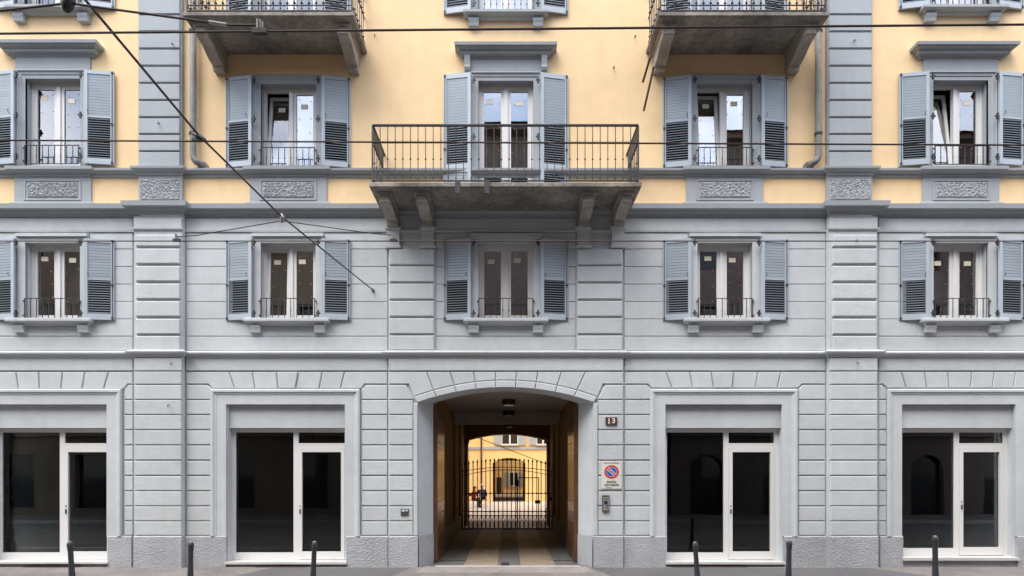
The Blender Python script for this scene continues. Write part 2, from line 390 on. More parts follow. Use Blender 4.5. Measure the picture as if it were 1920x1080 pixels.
vouss([(429, 440), (472.7, 478), (518, 521), (559, 553), (604, 598), (645.7, 638)], 348, 727, 397, 677, 729, 3)
vouss([(1249, 1260), (1293, 1299), (1334, 1339), (1376, 1373), (1421.5, 1416), (1465, 1457)], 1171, 1549, 1222, 1497, 728, 3)
vouss([(1690.5, 1700), (1734, 1738.7), (1777.6, 1780), (1823, 1819.6), (1865, 1860.5), (1905, 1900)], 1648, 1985, 1663, 1930, 728)
# arch: outer voussoirs and archivolt ring
yA = -.08
OJ = [(799.5, 694, 812.7, 733), (844, 694, 851.6, 722), (888, 694, 891, 717.5), (929.5, 694, 929, 713.7), (968.6, 694, 967.5, 713.7),
      (1009, 694, 1005.5, 718.3), (1053, 694, 1045, 723.4), (1097.7, 694, 1082, 732.7)]
ring_o = arc(AX, AH + .09, Z(744.4, yA), Z(713, yA), 48); ring_i = arc(AX, AH + .002, ASP, ACR, 48)
def on_arc(pts, x):
    for (a, b), (c, d) in zip(pts[:-1], pts[1:]):
        if a <= x <= c: return b + (d - b) * (x - a) / (c - a)
    return pts[0][1] if x < pts[0][0] else pts[-1][1]
def arc_seg(pts, xa, xb, n=4): return [(xa + (xb - xa) * k / n, on_arc(pts, xa + (xb - xa) * k / n)) for k in range(n + 1)]
jx = [(X(a, yA), X(c, yA)) for a, b, c, d in OJ]; zt = Z(697, yA)
xe0, xe1 = ring_o[0][0], ring_o[-1][0]
gL, gR = X(728, yA), X(1169, yA)
piece('voussoir', [(gL, zt), (gL, Z(720.5, yA)), (X(766, yA), Z(720.5, yA)), (xe0, ring_o[0][1])] + arc_seg(ring_o, xe0, jx[0][1])[1:] + [(jx[0][0], zt)], -.045, yA, M['grey'], WG, .009, .011)
for (a, b), (c, d) in zip(jx[:-1], jx[1:]):
    piece('voussoir', arc_seg(ring_o, b, d) + [(c, zt), (a, zt)], -.045, yA, M['grey'], WG, .009, .011)
piece('voussoir', arc_seg(ring_o, jx[-1][1], xe1) + [(X(1131, yA), Z(720.5, yA)), (gR, Z(720.5, yA)), (gR, zt), (jx[-1][0], zt)], -.045, yA, M['grey'], WG, .009, .011)
rx = [xe0] + [d for _, d in jx] + [xe1]; ri = [ring_i[0][0]] + [AX + (d - AX) * .955 for _, d in jx] + [ring_i[-1][0]]
for k in range(9):
    lo = arc_seg(ring_i, ri[k], ri[k + 1]); hi = arc_seg(ring_o, rx[k], rx[k + 1])
    piece('arch_stone', lo + hi[::-1], -.045, -.098, M['grey'], WG, .006, .012)
for s in (-1, 1):                                        # jamb bands under the ring
    xa, xb = sorted((AX + s * (AH + .002), AX + s * (AH + .09)))
    piece('arch_jamb', rect(xa, xb, Z(1005, -.09), ASP - .01), -.045, -.098, M['grey'], WG, .003, .012)
# string course over the ground floor, thin fillet and main string course (long runs with returns over the pilasters)
def course(name, levels, m, runs):
    for a, b, yb, ret in runs:
        u = MB(); loft_u(u, a, b, levels, yb, ret); u.build(name, m, B)
runsF = [(XL, PG[0][0] - .12, 0, 0), (PG[0][0], PG[0][1], -.12, 1), (PG[0][1] + .12, X(728, -.05) - .1, 0, 0), (X(728, -.05), X(1169, -.05), -.045, 1),
         (X(1169, -.05) + .1, PG[1][0] - .12, 0, 0), (PG[1][0], PG[1][1], -.12, 1), (PG[1][1] + .12, XR, 0, 0)]
def joinruns(runs): return [(a - (.13 if r == 0 else 0), b + (.13 if r == 0 else 0), y, r) for a, b, y, r in runs]
zf = Z(668, -.1)
course('string_course', [(.0, zf - .04), (.045, zf - .02), (.05, zf + .01), (.11, zf + .05), (.115, zf + .075), (.03, zf + .12), (0, zf + .125)], M['grey'], joinruns(runsF))
runsC = [(XL, PG[0][0] - .12, 0, 0), (PG[0][0] + .01, PG[0][1] - .01, -.12, 1), (PG[0][1] + .12, PG[1][0] - .12, 0, 0), (PG[1][0] + .01, PG[1][1] - .01, -.12, 1), (PG[1][1] + .12, XR, 0, 0)]
zc0 = Z(407)
course('fillet_band', [(0, Z(436) - .01), (.04, Z(436)), (.045, Z(433)), (0, Z(432))], M['grey'], joinruns(runsC))
course('main_string_course', [(0, zc0 - .01), (.035, zc0), (.04, zc0 + .035), (.09, zc0 + .075), (.095, zc0 + .09), (.16, zc0 + .10), (.17, zc0 + .19), (.05, zc0 + .235), (0, zc0 + .24)], M['trim'], joinruns(runsC))
zs0 = Z(333)
runsS = [(XL, PU[0][0] - .1, 0, 0), (PU[0][0] + .01, PU[0][1] - .01, -.08, 1), (PU[0][1] + .1, PU[1][0] - .1, 0, 0), (PU[1][0] + .01, PU[1][1] - .01, -.08, 1), (PU[1][1] + .1, XR, 0, 0)]
course('sill_course', [(0, zs0 - .01), (.03, zs0), (.035, zs0 + .05), (.08, zs0 + .075), (.11, zs0 + .09), (.115, zs0 + .13), (.02, zs0 + .17), (0, zs0 + .172)], M['trim'], joinruns(runsS))

# --- first floor courses
rF = [437, 467, 500, 532.8, 565.6, 598, 630.5, 658]
baysF = [(-330, 249, 0), (349, 727, 1), (816.5, 1080.5, 2), (1170, 1549, 3), (1648, 2240, 4)]
TH = HO + .17
for a, b, ci in baysF:
    y = -.022
    for i in range(7):
        zt_, zb_ = Z(rF[i], y), Z(rF[i + 1], y)
        segs = [(X(a, y), X(b, y))]
        if i < 5: segs = [(X(a, y), cxs[ci] - TH), (cxs[ci] + TH, X(b, y))]
        for s0, s1 in segs: piece('stone_course', rect(s0, s1, zb_, zt_), 0, y, M['grey'], WF, .006, .007)
    piece('frieze_course', rect(X(a, y), X(b, y), Z(431.5, y), Z(409, y)), 0, y, M['grey'], WF, .003, .006)
pb = [462.5, 495, 528, 561, 594, 627, 658.5]
for a, b in PG:
    z0 = Z(437, -.15)
    for q in pb:
        piece('stone_block', rect(a + .05, b - .02, Z(q, -.15), z0 - .035), -.125, -.165, M['grey'], WF, .004, .016); z0 = Z(q, -.15)
    piece('frieze_course', rect(a, b, Z(431.5, -.15), Z(409, -.15)), -.125, -.15, M['grey'], WF, .003, .006)
pi = [496.7, 529, 561.7, 593.7, 626.7, 657]
for a, b in IP:
    MB().box(a, b, -.045, 0, Z(660, -.05), Z(463, -.05)).build('pilaster', M['grey'], B)
    z0 = Z(465, -.08)
    for q in pi:
        piece('stone_block', rect(a + .02, b - .02, Z(q, -.08), z0 - .02), -.045, -.085, M['grey'], WF, .004, .016); z0 = Z(q, -.08)
pu = [-134, -101.5, -69.5, -37.5, -5.5, 26.5, 58.5, 90.6, 123, 155, 187, 219.5, 251, 283, 314]
for a, b in PU:
    z0 = Z(-160, -.11)
    for q in pu:
        piece('stone_block', rect(a + .015, b - .015, Z(q, -.11), z0 - .02), -.085, -.118, M['trim'], WU, .004, .014); z0 = Z(q, -.11)

# --- rough plinth: each stretch of pier
for a, b, yf in ((205.5, 250, -.06), (250, 340, -.18), (340, 426.5, -.06), (650.5, 728, -.06), (728, 786, -.10), (1111, 1169, -.10), (1169, 1247.5, -.06), (1467.5, 1556, -.06), (1556, 1647, -.18), (1647, 1689.5, -.06), (1903.5, 2240, -.06), (-330, -18.5, -.06)):
    x0, x1 = X(a, yf if abs(yf) > .09 else 0), X(b, yf if abs(yf) > .09 else 0)
    if a == 728: x1 = AX - AH
    if a == 1111: x0 = AX + AH
    zt_ = Z(1005, yf)
    MB().loft([[(x0, 0, z), (x0, d, z), (x1, d, z), (x1, 0, z)] for d, z in ((yf, -.05), (yf, zt_ - .02), (yf + .02, zt_))], True, True).build('plinth', M['plinth'], B)
for s in (-1, 1):                                        # plinth turning into the passage
    p0, p1 = Vector((AX + s * AH, -.1)), Vector((AX + s * 1.483, .35)); n = Vector((-s, -.0)) * .02
    MB().quad((p0.x + n.x, p0.y, -.05), (p1.x + n.x, p1.y, -.05), (p1.x + n.x, p1.y, Z(1005)), (p0.x + n.x, p0.y, Z(1005))).build('plinth', M['plinth'], B)

# ------------------------------------------------------------------ shopfronts
def room(x0, x1, y0, y1, z0, z1, m, parent):
    q = MB()
    q.quad((x0, y1, z0), (x1, y1, z0), (x1, y1, z1), (x0, y1, z1))
    q.quad((x0, y0, z0), (x0, y1, z0), (x0, y1, z1), (x0, y0, z1)); q.quad((x1, y0, z0), (x1, y0, z1), (x1, y1, z1), (x1, y1, z0))
    q.quad((x0, y0, z0), (x1, y0, z0), (x1, y1, z0), (x0, y1, z0)); q.quad((x0, y0, z1), (x0, y1, z1), (x1, y1, z1), (x1, y0, z1))
    return q.build('room_interior', m, parent)
for si, ((x0, x1, z0, z1), (pa, pb_, pc, pd)) in enumerate(zip(shop_holes, SHOPS)):
    S = empty('shopfront', (0, 0, 0), B)
    fr = MB()                                            # moulded surround
    frame_u(fr, x0 - .315, x1 + .275 if si != 3 else x1 + .28, Z(1005), Z(730), [(0, 0), (0, .055), (.02, .075), (.06, .075), (.075, .058), (.11, .05), (.115, .042), (.30, .042), (.30, 0)], 0)
    fr.build('surround', M['grey'], S)
    zl = Z(803, .13)
    MB().box(x0, x1, .055, .2, zl, z1).build('lintel_panel', M['grey'], S)
    yA_, yB_ = .17, .23
    zb, zt_ = Z(1050, yA_) if si != 3 else Z(1042, yA_), zl - .005
    w = x1 - x0; mx0 = x0 + w * .525; mx1 = mx0 + .10
    f = MB()
    f.box(x0, x0 + .075, yA_, yB_, zb, zt_).box(x1 - .085, x1, yA_, yB_, zb, zt_).box(mx0, mx1, yA_, yB_, zb, zt_)
    f.box(x0 + .075, mx0, yA_ + .002, yB_, zt_ - .075, zt_).box(mx1, x1 - .085, yA_ + .002, yB_, zt_ - .075, zt_)
    f.box(x0 + .075, mx0, yA_ + .002, yB_, zb, zb + .15)
    ztr = zt_ - .29
    f.box(mx1, x1 - .085, yA_ + .002, yB_, ztr - .10, ztr)
    f.build('frame', M['white'], S)
    dr = MB(); a, b, c, d = mx1 + .004, x1 - .089, zb + .01, ztr - .104
    dr.box(a, a + .07, yA_ - .015, yB_ - .01, c, d).box(b - .07, b, yA_ - .015, yB_ - .01, c, d).box(a + .07, b - .07, yA_ - .013, yB_ - .01, c, c + .16).box(a + .07, b - .07, yA_ - .013, yB_ - .01, d - .075, d)
    dr.build('door', M['white'], S)
    hz = c + .92
    MB().box(a + .022, a + .045, yA_ - .03, yA_ - .015, hz, hz + .09).box(a + .024, a + .04, yA_ - .026, yA_ - .015, hz + .14, hz + .165).build('door_lock', M['iron'], S)
    for (g0, g1, g2, g3) in ((x0 + .075, mx0, zb + .15, zt_ - .075), (mx1, x1 - .085, ztr, zt_ - .075), (a + .07, b - .07, c + .16, d - .075)):
        MB().box(g0, g1, .195, .205, g2, g3).build('pane', M['shopglass'], S)
    MB().box(x0 - .02, x1 + .02, -.09, .25, z0 - .04, zb - .002).build('sill', M['sill'], S)
    MB().box(x0, x1, -.03, .3, -.05, z0 - .04).build('sill_base', M['plinth'], S)
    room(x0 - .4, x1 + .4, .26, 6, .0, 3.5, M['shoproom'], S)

# ------------------------------------------------------------------ windows, shutters, railings
def window(cx, zb, zt_, mat_trim, tilt=0, door=False, dots=True, stickers=True):
    W = empty('window', (cx, .12, zb), B); h = zt_ - zb
    f = MB(); o = .045
    f.box(-HO, -HO + o, 0, .07, 0, h).box(HO - o, HO, 0, .07, 0, h).box(-HO + o, HO - o, .002, .07, h - o - .01, h).box(-HO + o, HO - o, .002, .07, 0, o)
    f.box(-.038, .038, -.012, .07, o, h - o - .01)
    f.build('frame', M['white'], W)
    sw = HO - o - .038; sh = h - 2 * o - .01; stl = .062
    for s in (-1, 1):
        t = R(tilt) if s == -1 else 0
        q = MB(); x0 = -sw / 2
        q.box(-sw / 2, -sw / 2 + stl, 0, .05, 0, sh).box(sw / 2 - stl, sw / 2, 0, .05, 0, sh).box(-sw / 2 + stl, sw / 2 - stl, .002, .05, 0, stl + .012).box(-sw / 2 + stl, sw / 2 - stl, .002, .05, sh - stl, sh)
        loc = (s * (.038 + sw / 2), .012, o); rot = (-t, 0, 0)
        q.build('sash', M['white'], W, loc, rot)
        MB().box(-sw / 2 + stl, sw / 2 - stl, .02, .026, stl + .012, sh - stl).build('pane', M['glass'], W, loc, rot)
        if stickers:
            dx = random.uniform(-.06, .02); dz = sh - stl - random.uniform(.13, .24)
            MB().box(dx - .068, dx + .068, .015, .0185, dz - .045, dz + .045).build('sticker', M['label'], W, loc, rot)
        if dots:
            q = MB()
            for k in range(4):
                for sx in (-1, 1):
                    px_ = sx * (sw / 2 - stl - .05) + random.uniform(-.03, .03); pz_ = sh * (.88 - .2 * k) + random.uniform(-.05, .05)
                    q.loft([[(px_ + .011 * math.cos(a * math.pi / 3), .016, pz_ + .011 * math.sin(a * math.pi / 3)) for a in range(6)], [(px_ + .011 * math.cos(a * math.pi / 3), .0195, pz_ + .011 * math.sin(a * math.pi / 3)) for a in range(6)]], True, True)
            tag(q.build('film_dots', M['reddot'], W, loc, rot), kind='stuff')
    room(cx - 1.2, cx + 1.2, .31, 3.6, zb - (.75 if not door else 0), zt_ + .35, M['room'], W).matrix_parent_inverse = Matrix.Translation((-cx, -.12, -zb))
    return W
def surround(cx, zb, zt_, m, first=True):
    u = MB(); x0, x1 = cx - HO - .165, cx + HO + .165; z1 = zt_ + .155
    if first:
        frame_u(u, x0, x1, zb, z1, [(0, 0), (0, .035), (.165, .035), (.165, -.02)])
        u.build('architrave', m, B)
        MB().box(x0, x1, -.075, -.0355, z1 - .055, z1).build('architrave_lip', m, B)
    else:
        frame_u(u, x0, x1, zb, z1, [(0, 0), (0, .06), (.03, .065), (.045, .045), (.09, .04), (.10, .028), (.165, .025), (.165, -.02)])
        u.build('architrave', m, B)

slat_count = [0]
def shutter(cx, s, zb, zt_, ang, pattern, w=.545):
    """pattern: list of (kind, z0, z1) from the bottom, as fractions of the height; 'c' closed slats, 'o' open, 'r' rail."""
    h = zt_ - zb; t = .038; stl = .062
    loc = (cx + s * (HO + .145), -.125, zb)
    rot = (0, 0, s * R(ang))                              # free edge swings back towards the wall
    f = MB(); sg = lambda a, b: (min(s * a, s * b), max(s * a, s * b))
    a0, a1 = sg(0, stl); b0, b1 = sg(w - stl, w); c0, c1 = sg(stl, w - stl)
    f.box(a0, a1, 0, t, 0, h).box(b0, b1, 0, t, 0, h)
    for k, z0, z1 in pattern:
        if k == 'r': f.box(c0, c1, .002, t, z0 * h, z1 * h)
    S_ = f.build('shutter', M['shutter'], B, loc, rot)
    joined = MB(); single = slat_count[0] < 290
    for k, z0, z1 in pattern:
        if k == 'r': continue
        L = (z1 - z0) * h; p = .056 if k == 'c' else .047; n = max(1, round(L / p)); p = L / n
        hh, ti = (p * .40, R(10)) if k == 'c' else (.016, R(112))
        for i in range(n):
            zc_ = z0 * h + (i + .5) * p
            dz, dy = hh * math.cos(ti), hh * math.sin(ti)
            # closed slats shed water towards the wall; open ones tip down, baring the painted shade
            poly = [(t / 2 - dy - .003, zc_ + dz), (t / 2 - dy + .004, zc_ + dz + .003), (t / 2 + dy + .003, zc_ - dz), (t / 2 + dy - .004, zc_ - dz - .003)]
            if k == 'o': poly = [(t / 2 - dy, zc_ + dz - .003), (t / 2 - dy, zc_ + dz + .003), (t / 2 + dy, zc_ - dz + .003), (t / 2 + dy, zc_ - dz - .003)]
            if single:
                key = ('slat', k, s, round(L / n, 4), round(w, 3))
                if key not in _cache:
                    q = MB(); q.loft([[(xx, y, z - zc_) for y, z in poly] for xx in (c0, c1)], True, True); _cache[key] = q.mesh('slat', M['shutter'])
                link('slat', _cache[key], S_, (0, 0, zc_)); slat_count[0] += 1
            else: joined.loft([[(xx, y, z) for y, z in poly] for xx in (c0, c1)], True, True)
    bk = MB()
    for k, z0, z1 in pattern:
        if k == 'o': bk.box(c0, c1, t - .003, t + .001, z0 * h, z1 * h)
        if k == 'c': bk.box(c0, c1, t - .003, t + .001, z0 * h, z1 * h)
    bk.build('shade_sheet', M['shade_sheet'], S_)  # thin dark sheets added behind the slats in place of shade
    if joined.v: tag(joined.build('slats', M['shutter'], S_), kind='stuff')
    # ironwork: hinges, espagnolette rod, little catch
    for zz in ((.06, .93) if h < 1.65 else (.06, .5, .93)):
        MB().box(*sg(-.105, -.02), -.012, .006, zz * h, zz * h + .028).box(*sg(-.075, -.045), -.02, .012, zz * h - .045, zz * h + .075).build('hinge', M['iron'], S_)
    MB().tube([(s * (w - .03), -.008, .015), (s * (w - .03), -.008, h - .03)], .006, 6).box(*sg(w - .045, w - .012), -.018, 0, .01, .05).box(*sg(w - .045, w - .012), -.018, 0, h - .05, h - .015).box(*sg(w - .05, w - .01), -.02, 0, h * .42, h * .42 + .035).build('bolt_rod', M['iron'], S_)
    MB().tube([(s * (stl + .012), -.004, h * .53), (s * (stl + .03), -.03, h * .545), (s * (stl + .02), -.035, h * .57)], .006, 5).build('catch', M['iron'], S_)
    return S_
P1 = [('r', 0, .075), ('o', .075, .49), ('r', .49, .505), ('c', .505, .955), ('r', .955, 1)]
P2 = [('r', 0, .06), ('o', .06, .495), ('r', .495, .51), ('c', .51, .962), ('r', .962, 1)]
PDL = [('r', 0, .03), ('c', .03, .245), ('r', .245, .31), ('o', .31, .60), ('r', .60, .61), ('c', .61, .965), ('r', .965, 1)]
PDR = [('r', 0, .03), ('o', .03, .265), ('r', .265, .31), ('o', .31, .60), ('r', .60, .61), ('c', .61, .965), ('r', .965, 1)]

def bar_mesh(h, r, knots, m, key):
    if key not in _cache:
        q = MB(); q.box(-r, r, -r, r, 0, h)
        for z, kr, kh in knots: q.diamond((0, 0, z), kr, kh)
        _cache[key] = q.mesh('baluster', m)
    return _cache[key]
def mini_rail(cx, zb, h=.40):
    W = .535
    o = MB().box(-W, W, -.008, .008, h - .012, h).box(-W, W, -.008, .008, .0, .012).box(-W - .0, -W + .014, -.009, .009, .012, h - .012).box(W - .014, W, -.009, .009, .012, h - .012)
    for s in (-1, 1):
        for z in (.06, h - .06): o.box(*sorted((s * W, s * (W + .03))), -.012, .012, z - .012, z + .012)
    RL = o.build('window_railing', M['iron'], B, (cx, -.055, zb + .015))
    bm_ = bar_mesh(h - .024, .0055, [(.15, .016, .03)], M['iron'], ('mini', round(h, 2)))
    for k in range(8): link('baluster', bm_, RL, (-W + 2 * W * (k + 1) / 9, 0, .012))
def sill(cx, zt_, m, hw=.66, dep=.17, corbels=True, ch=.145):
    u = MB(); loft_u(u, cx - hw, cx + hw, [(.07, zt_ - .115), (.09, zt_ - .09), (dep - .05, zt_ - .075), (dep - .01, zt_ - .07), (dep, zt_ - .06), (dep, zt_ - .012), (dep - .02, zt_)], 0, 1)
    u.build('sill', m, B)
    if corbels:
        for s in (-1, 1):
            x = cx + s * .63; z = zt_ - .117
            prof = [(-.105, z), (-.105, z - .05), (-.09, z - .09), (-.08, z - ch), (0, z - ch), (0, z)]
            MB().loft([[(xx, y, zz) for y, zz in prof] for xx in (x - .1, x + .1)], True, True).build('corbel', m, B)

tilt1 = [0, 2.5, 0, 0, 0]; tiltU = [0, 6, 0, 5, 7]
for i, cx in enumerate(cxs):
    zb, zt_ = f1_holes[i][2:]
    surround(cx, zb, zt_, M['grey'], True)
    window(cx, zb + .012, zt_, None, tilt1[i])
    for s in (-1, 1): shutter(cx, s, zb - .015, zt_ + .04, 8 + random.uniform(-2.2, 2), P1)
    sill(cx, zb, M['sill'] if False else M['grey'])
    mini_rail(cx, zb)
for i, cx in enumerate(cxs):
    zb, zt_ = up_holes[i][2:]
    surround(cx, zb, zt_, M['trim'], False)
    window(cx, zb + .012, zt_, None, tiltU[i], i == 2)
    for s in (-1, 1):
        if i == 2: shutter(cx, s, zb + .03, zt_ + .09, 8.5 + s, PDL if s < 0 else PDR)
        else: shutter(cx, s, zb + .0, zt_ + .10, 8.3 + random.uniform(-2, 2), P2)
    if i != 2:
        mini_rail(cx, zb, .375)
        u = MB(); loft_u(u, cx - .70, cx + .70, [(.045, zs0 + .0), (.05, zs0 + .055), (.10, zs0 + .08), (.145, zs0 + .095), (.15, zs0 + .155), (.06, zs0 + .19)], 0, 1); u.build('sill', M['trim'], B)
        # apron with a vermiculated panel
        za, zb2 = Z(381), Z(334)
        MB().box(cx - .755, cx + .755, -.03, 0, za, zb2).build('apron', M['trim'], B)
        MB().loft([[(cx - .8 - d, 0, z), (cx - .8 - d, -.03 - d, z), (cx + .8 + d, -.03 - d, z), (cx + .8 + d, 0, z)] for d, z in ((.03, Z(385)), (.03, Z(382)), (.0, Z(380)))], True, True).build('apron_foot', M['trim'], B)
        fr = MB(); px0, px1, pz0, pz1 = cx - .53, cx + .53, Z(374), Z(341)
        fr.box(px0 - .03, px0, -.042, -.03, pz0 - .03, pz1 + .03).box(px1, px1 + .03, -.042, -.03, pz0 - .03, pz1 + .03).box(px0, px1, -.042, -.03, pz0 - .03, pz0).box(px0, px1, -.042, -.03, pz1, pz1 + .03)
        fr.build('panel_frame', M['trim'], B)
def relief(x0, x1, z0, z1, y):
    q = MB(); nx, nz_ = max(8, int((x1 - x0) / .017)), max(6, int((z1 - z0) / .017)); n0 = 0
    for j in range(nz_ + 1):
        for k in range(nx + 1):
            edge = j in (0, nz_) or k in (0, nx)
            q.v.append((x0 + (x1 - x0) * k / nx, y - (0 if edge else random.choice((.010, .014, .022, .026)) + random.uniform(-.003, .003)), z0 + (z1 - z0) * j / nz_))
    for j in range(nz_):
        for k in range(nx):
            a = j * (nx + 1) + k; q.f.append((a, a + 1, a + nx + 2, a + nx + 1))
    q.build('relief_panel', M['rough'], B)
for i, cx in enumerate(cxs):
    if i != 2: relief(cx - .50, cx + .50, Z(372), Z(343), -.03)
for a, b in PU:
    relief(a + .03, b - .03, Z(375, -.1), Z(335, -.1), -.086)
# hoods with friezes over every other window
def hood(cx, zt_, brackets):
    z0 = zt_ + .155
    MB().box(cx - .735, cx + .735, -.035, 0, z0, z0 + .36).build('hood_frieze', M['trim'], B)
    zh = z0 + .245
    u = MB(); loft_u(u, cx - .77, cx + .77, [(.036, zh), (.05, zh + .005), (.055, zh + .035), (.085, zh + .05), (.12, zh + .055), (.125, zh + .105), (.14, zh + .107), (.142, zh + .12), (.19, zh + .135), (.195, zh + .15), (.22, zh + .153), (.23, zh + .205), (.05, zh + .235), (0, zh + .237)], 0, 1)
    u.build('hood_cornice', M['trim'], B)
    if brackets:
        for s in (-1, 1):
            x = cx + s * .755; zt2 = zh + .05
            prof = [(0, zt2), (-.11, zt2), (-.12, zt2 - .03), (-.10, zt2 - .2), (-.11, zt2 - .24), (-.09, zt2 - .29), (-.05, zt2 - .32), (0, zt2 - .34)]
            MB().loft([[(xx, y, z) for y, z in prof] for xx in (x - .055, x + .055)], True, True).build('hood_bracket', M['trim'], B)
for i in (0, 2, 4): hood(cxs[i], up_holes[i][3], i == 2)
# windows of the next storey, of which the photograph shows the feet
for i, cx in enumerate(cxs):
    zb, zt_ = top_holes[i][2:]
    surround(cx, zb, zt_, M['trim'], False)
    window(cx, zb + .012, zt_, None, 0, i in (1, 3), dots=False, stickers=False)
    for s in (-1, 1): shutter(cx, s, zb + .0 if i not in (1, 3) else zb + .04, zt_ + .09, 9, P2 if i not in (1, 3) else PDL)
    if i not in (1, 3): sill(cx, zb, M['trim'], .66, .17); mini_rail(cx, zb, .375)

# ------------------------------------------------------------------ balconies
def rail_seg(m, p0, p1, w, h): 
    p0, p1 = Vector(p0), Vector(p1); d = (p1 - p0).normalized(); n = Vector((-d.y, d.x, 0)) * w / 2; u = Vector((0, 0, h / 2))
    m.loft([[p + n - u, p + n + u, p - n + u, p - n - u] for p in (p0, p1)], True, True)
def console(cx, ztop, dep, m, parent, zdrop, w=.21, relief_=True):
    """scrolled stone bracket: tall at the wall, thin at the nose"""
    n = 10; prof = [(0, ztop), (-dep, ztop), (-dep, ztop - .14), (-dep + .025, ztop - .15)]
    for k in range(n + 1):
        t = k / n; y = -dep + .05 + (dep - .20) * t
        prof.append((y, ztop - .15 - (zdrop - .23) * (t ** 1.1) + .018 * math.sin(t * math.pi * 2)))
    prof += [(-.15, ztop - zdrop + .075), (-.135, ztop - zdrop), (0, ztop - zdrop)]
    q = MB().loft([[(x, y, z) for y, z in prof] for x in (cx - w / 2, cx + w / 2)], True, True)
    q.box(cx - w / 2 - .03, cx + w / 2 + .03, -dep - .04, 0, ztop, ztop + .05)
    if relief_: q.box(cx - w / 2 + .025, cx + w / 2 - .025, -dep - .014, -dep, ztop - .13, ztop - .025)
    return q.build('console', m, parent)
def balcony(cx, hw, dep, zt_, thick, dense, consoles, drop):
    BL = empty('balcony', (cx, 0, zt_), B)
    MB().loft([[(-hw + i_, .0, z), (-hw + i_, -dep + i_, z), (hw - i_, -dep + i_, z), (hw - i_, .0, z)] for i_, z in ((.03, -thick), (.0, -thick + .02), (.0, -.012), (.012, 0))], True, True).build('slab', M['stone'], BL)
    for c in consoles: console(c, -thick - .05, dep - .17, M['console'], BL, drop)
    H = 1.05; e = hw - .05; yf = -dep + .05
    m = MB()
    for z, w_, h_ in ((H, .05, .022), (.05, .03, .014)) + (((.15, .02, .012), (.62, .02, .012)) if dense else ((H - .31, .028, .014),)):
        rail_seg(m, (-e, yf, z), (e, yf, z), w_, h_)
        for s in (-1, 1): rail_seg(m, (s * e, yf + (w_ / 2 if w_ < .04 else .025), z), (s * e, 0, z), w_, h_)
    m.build('railing', M['iron'], BL)
    if not dense:
        for s in (-1, 1): MB().box(s * e - .012, s * e + .012, yf + .02, -.1, H - .30, H - .01).build('side_plate', M['iron'], BL)
    for s in (-1, 1): MB().box(s * e - .014, s * e + .014, yf - .014, yf + .014, .0, H - .011).build('corner_post', M['iron'], BL)
    kn = [(.15, .03, .035), (.62, .03, .035), (.055, .02, .025)] if dense else [(.40, .02, .032), (.065, .016, .02), (H - .31, .014, .016)]
    bm_ = bar_mesh(H - .05, .0065, kn, M['iron'], ('bal', dense))
    n = round(2 * e / (.131 if dense else .136))
    for k in range(1, n): link('baluster', bm_, BL, (-e + 2 * e * k / n, yf, .04))
    ns = 6
    for s in (-1, 1):
        for k in range(1, ns + 1): link('baluster', bm_, BL, (s * e, yf * (1 - k / (ns + .7)), .04))
    return BL
bx = (-2.522 + 2.378) / 2
BC = balcony(bx, 2.45, .98, 7.07, .095, False, (-2.21, -1.53, 1.53, 2.21), .25)
for x in (-2.21, -1.53, 1.53, 2.21):                     # capitals that carry the consoles
    u = MB(); zc_ = 7.07 - .145 - .25
    loft_u(u, bx + x - .105, bx + x + .105, [(.0, zc_ - .42), (.05, zc_ - .42), (.05, zc_ - .37), (.02, zc_ - .35), (.02, zc_ - .06), (.05, zc_ - .04), (.05, zc_), (0, zc_)], -.04, 1); u.build('console_capital', M['grey'], B)
for px_ in (858, 913):
    x = X(px_, -.98) - bx
    MB().box(x - .045, x + .045, -1.0, -.982, -.21, .03).box(x - .045, x + .045, -.982, -.90, .004, .03).build('hanging_strap', M['iron'], BC)
B2 = balcony((-5.91 - 2.81) / 2, 1.55, .92, 10.19, .09, True, (-1.31, 1.30), .36)
B4 = balcony((2.697 + 5.797) / 2, 1.55, .92, 10.19, .09, True, (-1.31, 1.30), .36)
# a loose pair of rusty rods hanging from the right-hand upper balcony
for (a, b) in (((1219, 108, -.55), (1205, 155, -.3)), ((1226, 125, -.5), (1207, 208, -.25))):
    MB().tube([(X(a[0], a[2]), a[2], Z(a[1], a[2])), (X(b[0], b[2]), b[2], Z(b[1], b[2]))], .021, 6).build('hanging_rod', M['rust'], B)
MB().tube([(X(1219, -.55), -.55, Z(108, -.55)), (X(1222, -.5), -.5, 10.10)], .014, 6).build('hanging_rod', M['rust'], B)
# downpipes
for px_, s in ((361.5, 1), (1535, -1)):
    x = X(px_, -.12); zt_ = Z(290, -.12)
    pts = [(x, -.11, ZT), (x, -.11, zt_)] + [(x + s * .16 * (1 - math.cos(a)), -.11, zt_ - .17 * math.sin(a)) for a in (R(25), R(50), R(75))] + [(x + s * .19, -.10, zt_ - .2)]
    pts[-1] = (x + s * .15, -.0, zt_ - .185)
    DP = MB().tube(pts, .062, 12).build('downpipe', M['pipe'], B, smooth=True)
    MB().tube([(x + s * .15, -.035, zt_ - .185), (x + s * .15, .0, zt_ - .185)], .10, 14).build('flange', M['pipe'], DP)
    for zz in (Z(252, -.1), Z(60, -.1), 12.6): MB().tube([(x, -.11, zz - .02), (x, -.11, zz + .02)], .075, 12).box(x - .012, x + .012, -.06, 0, zz - .012, zz + .012).build('pipe_clamp', M['iron'], DP)
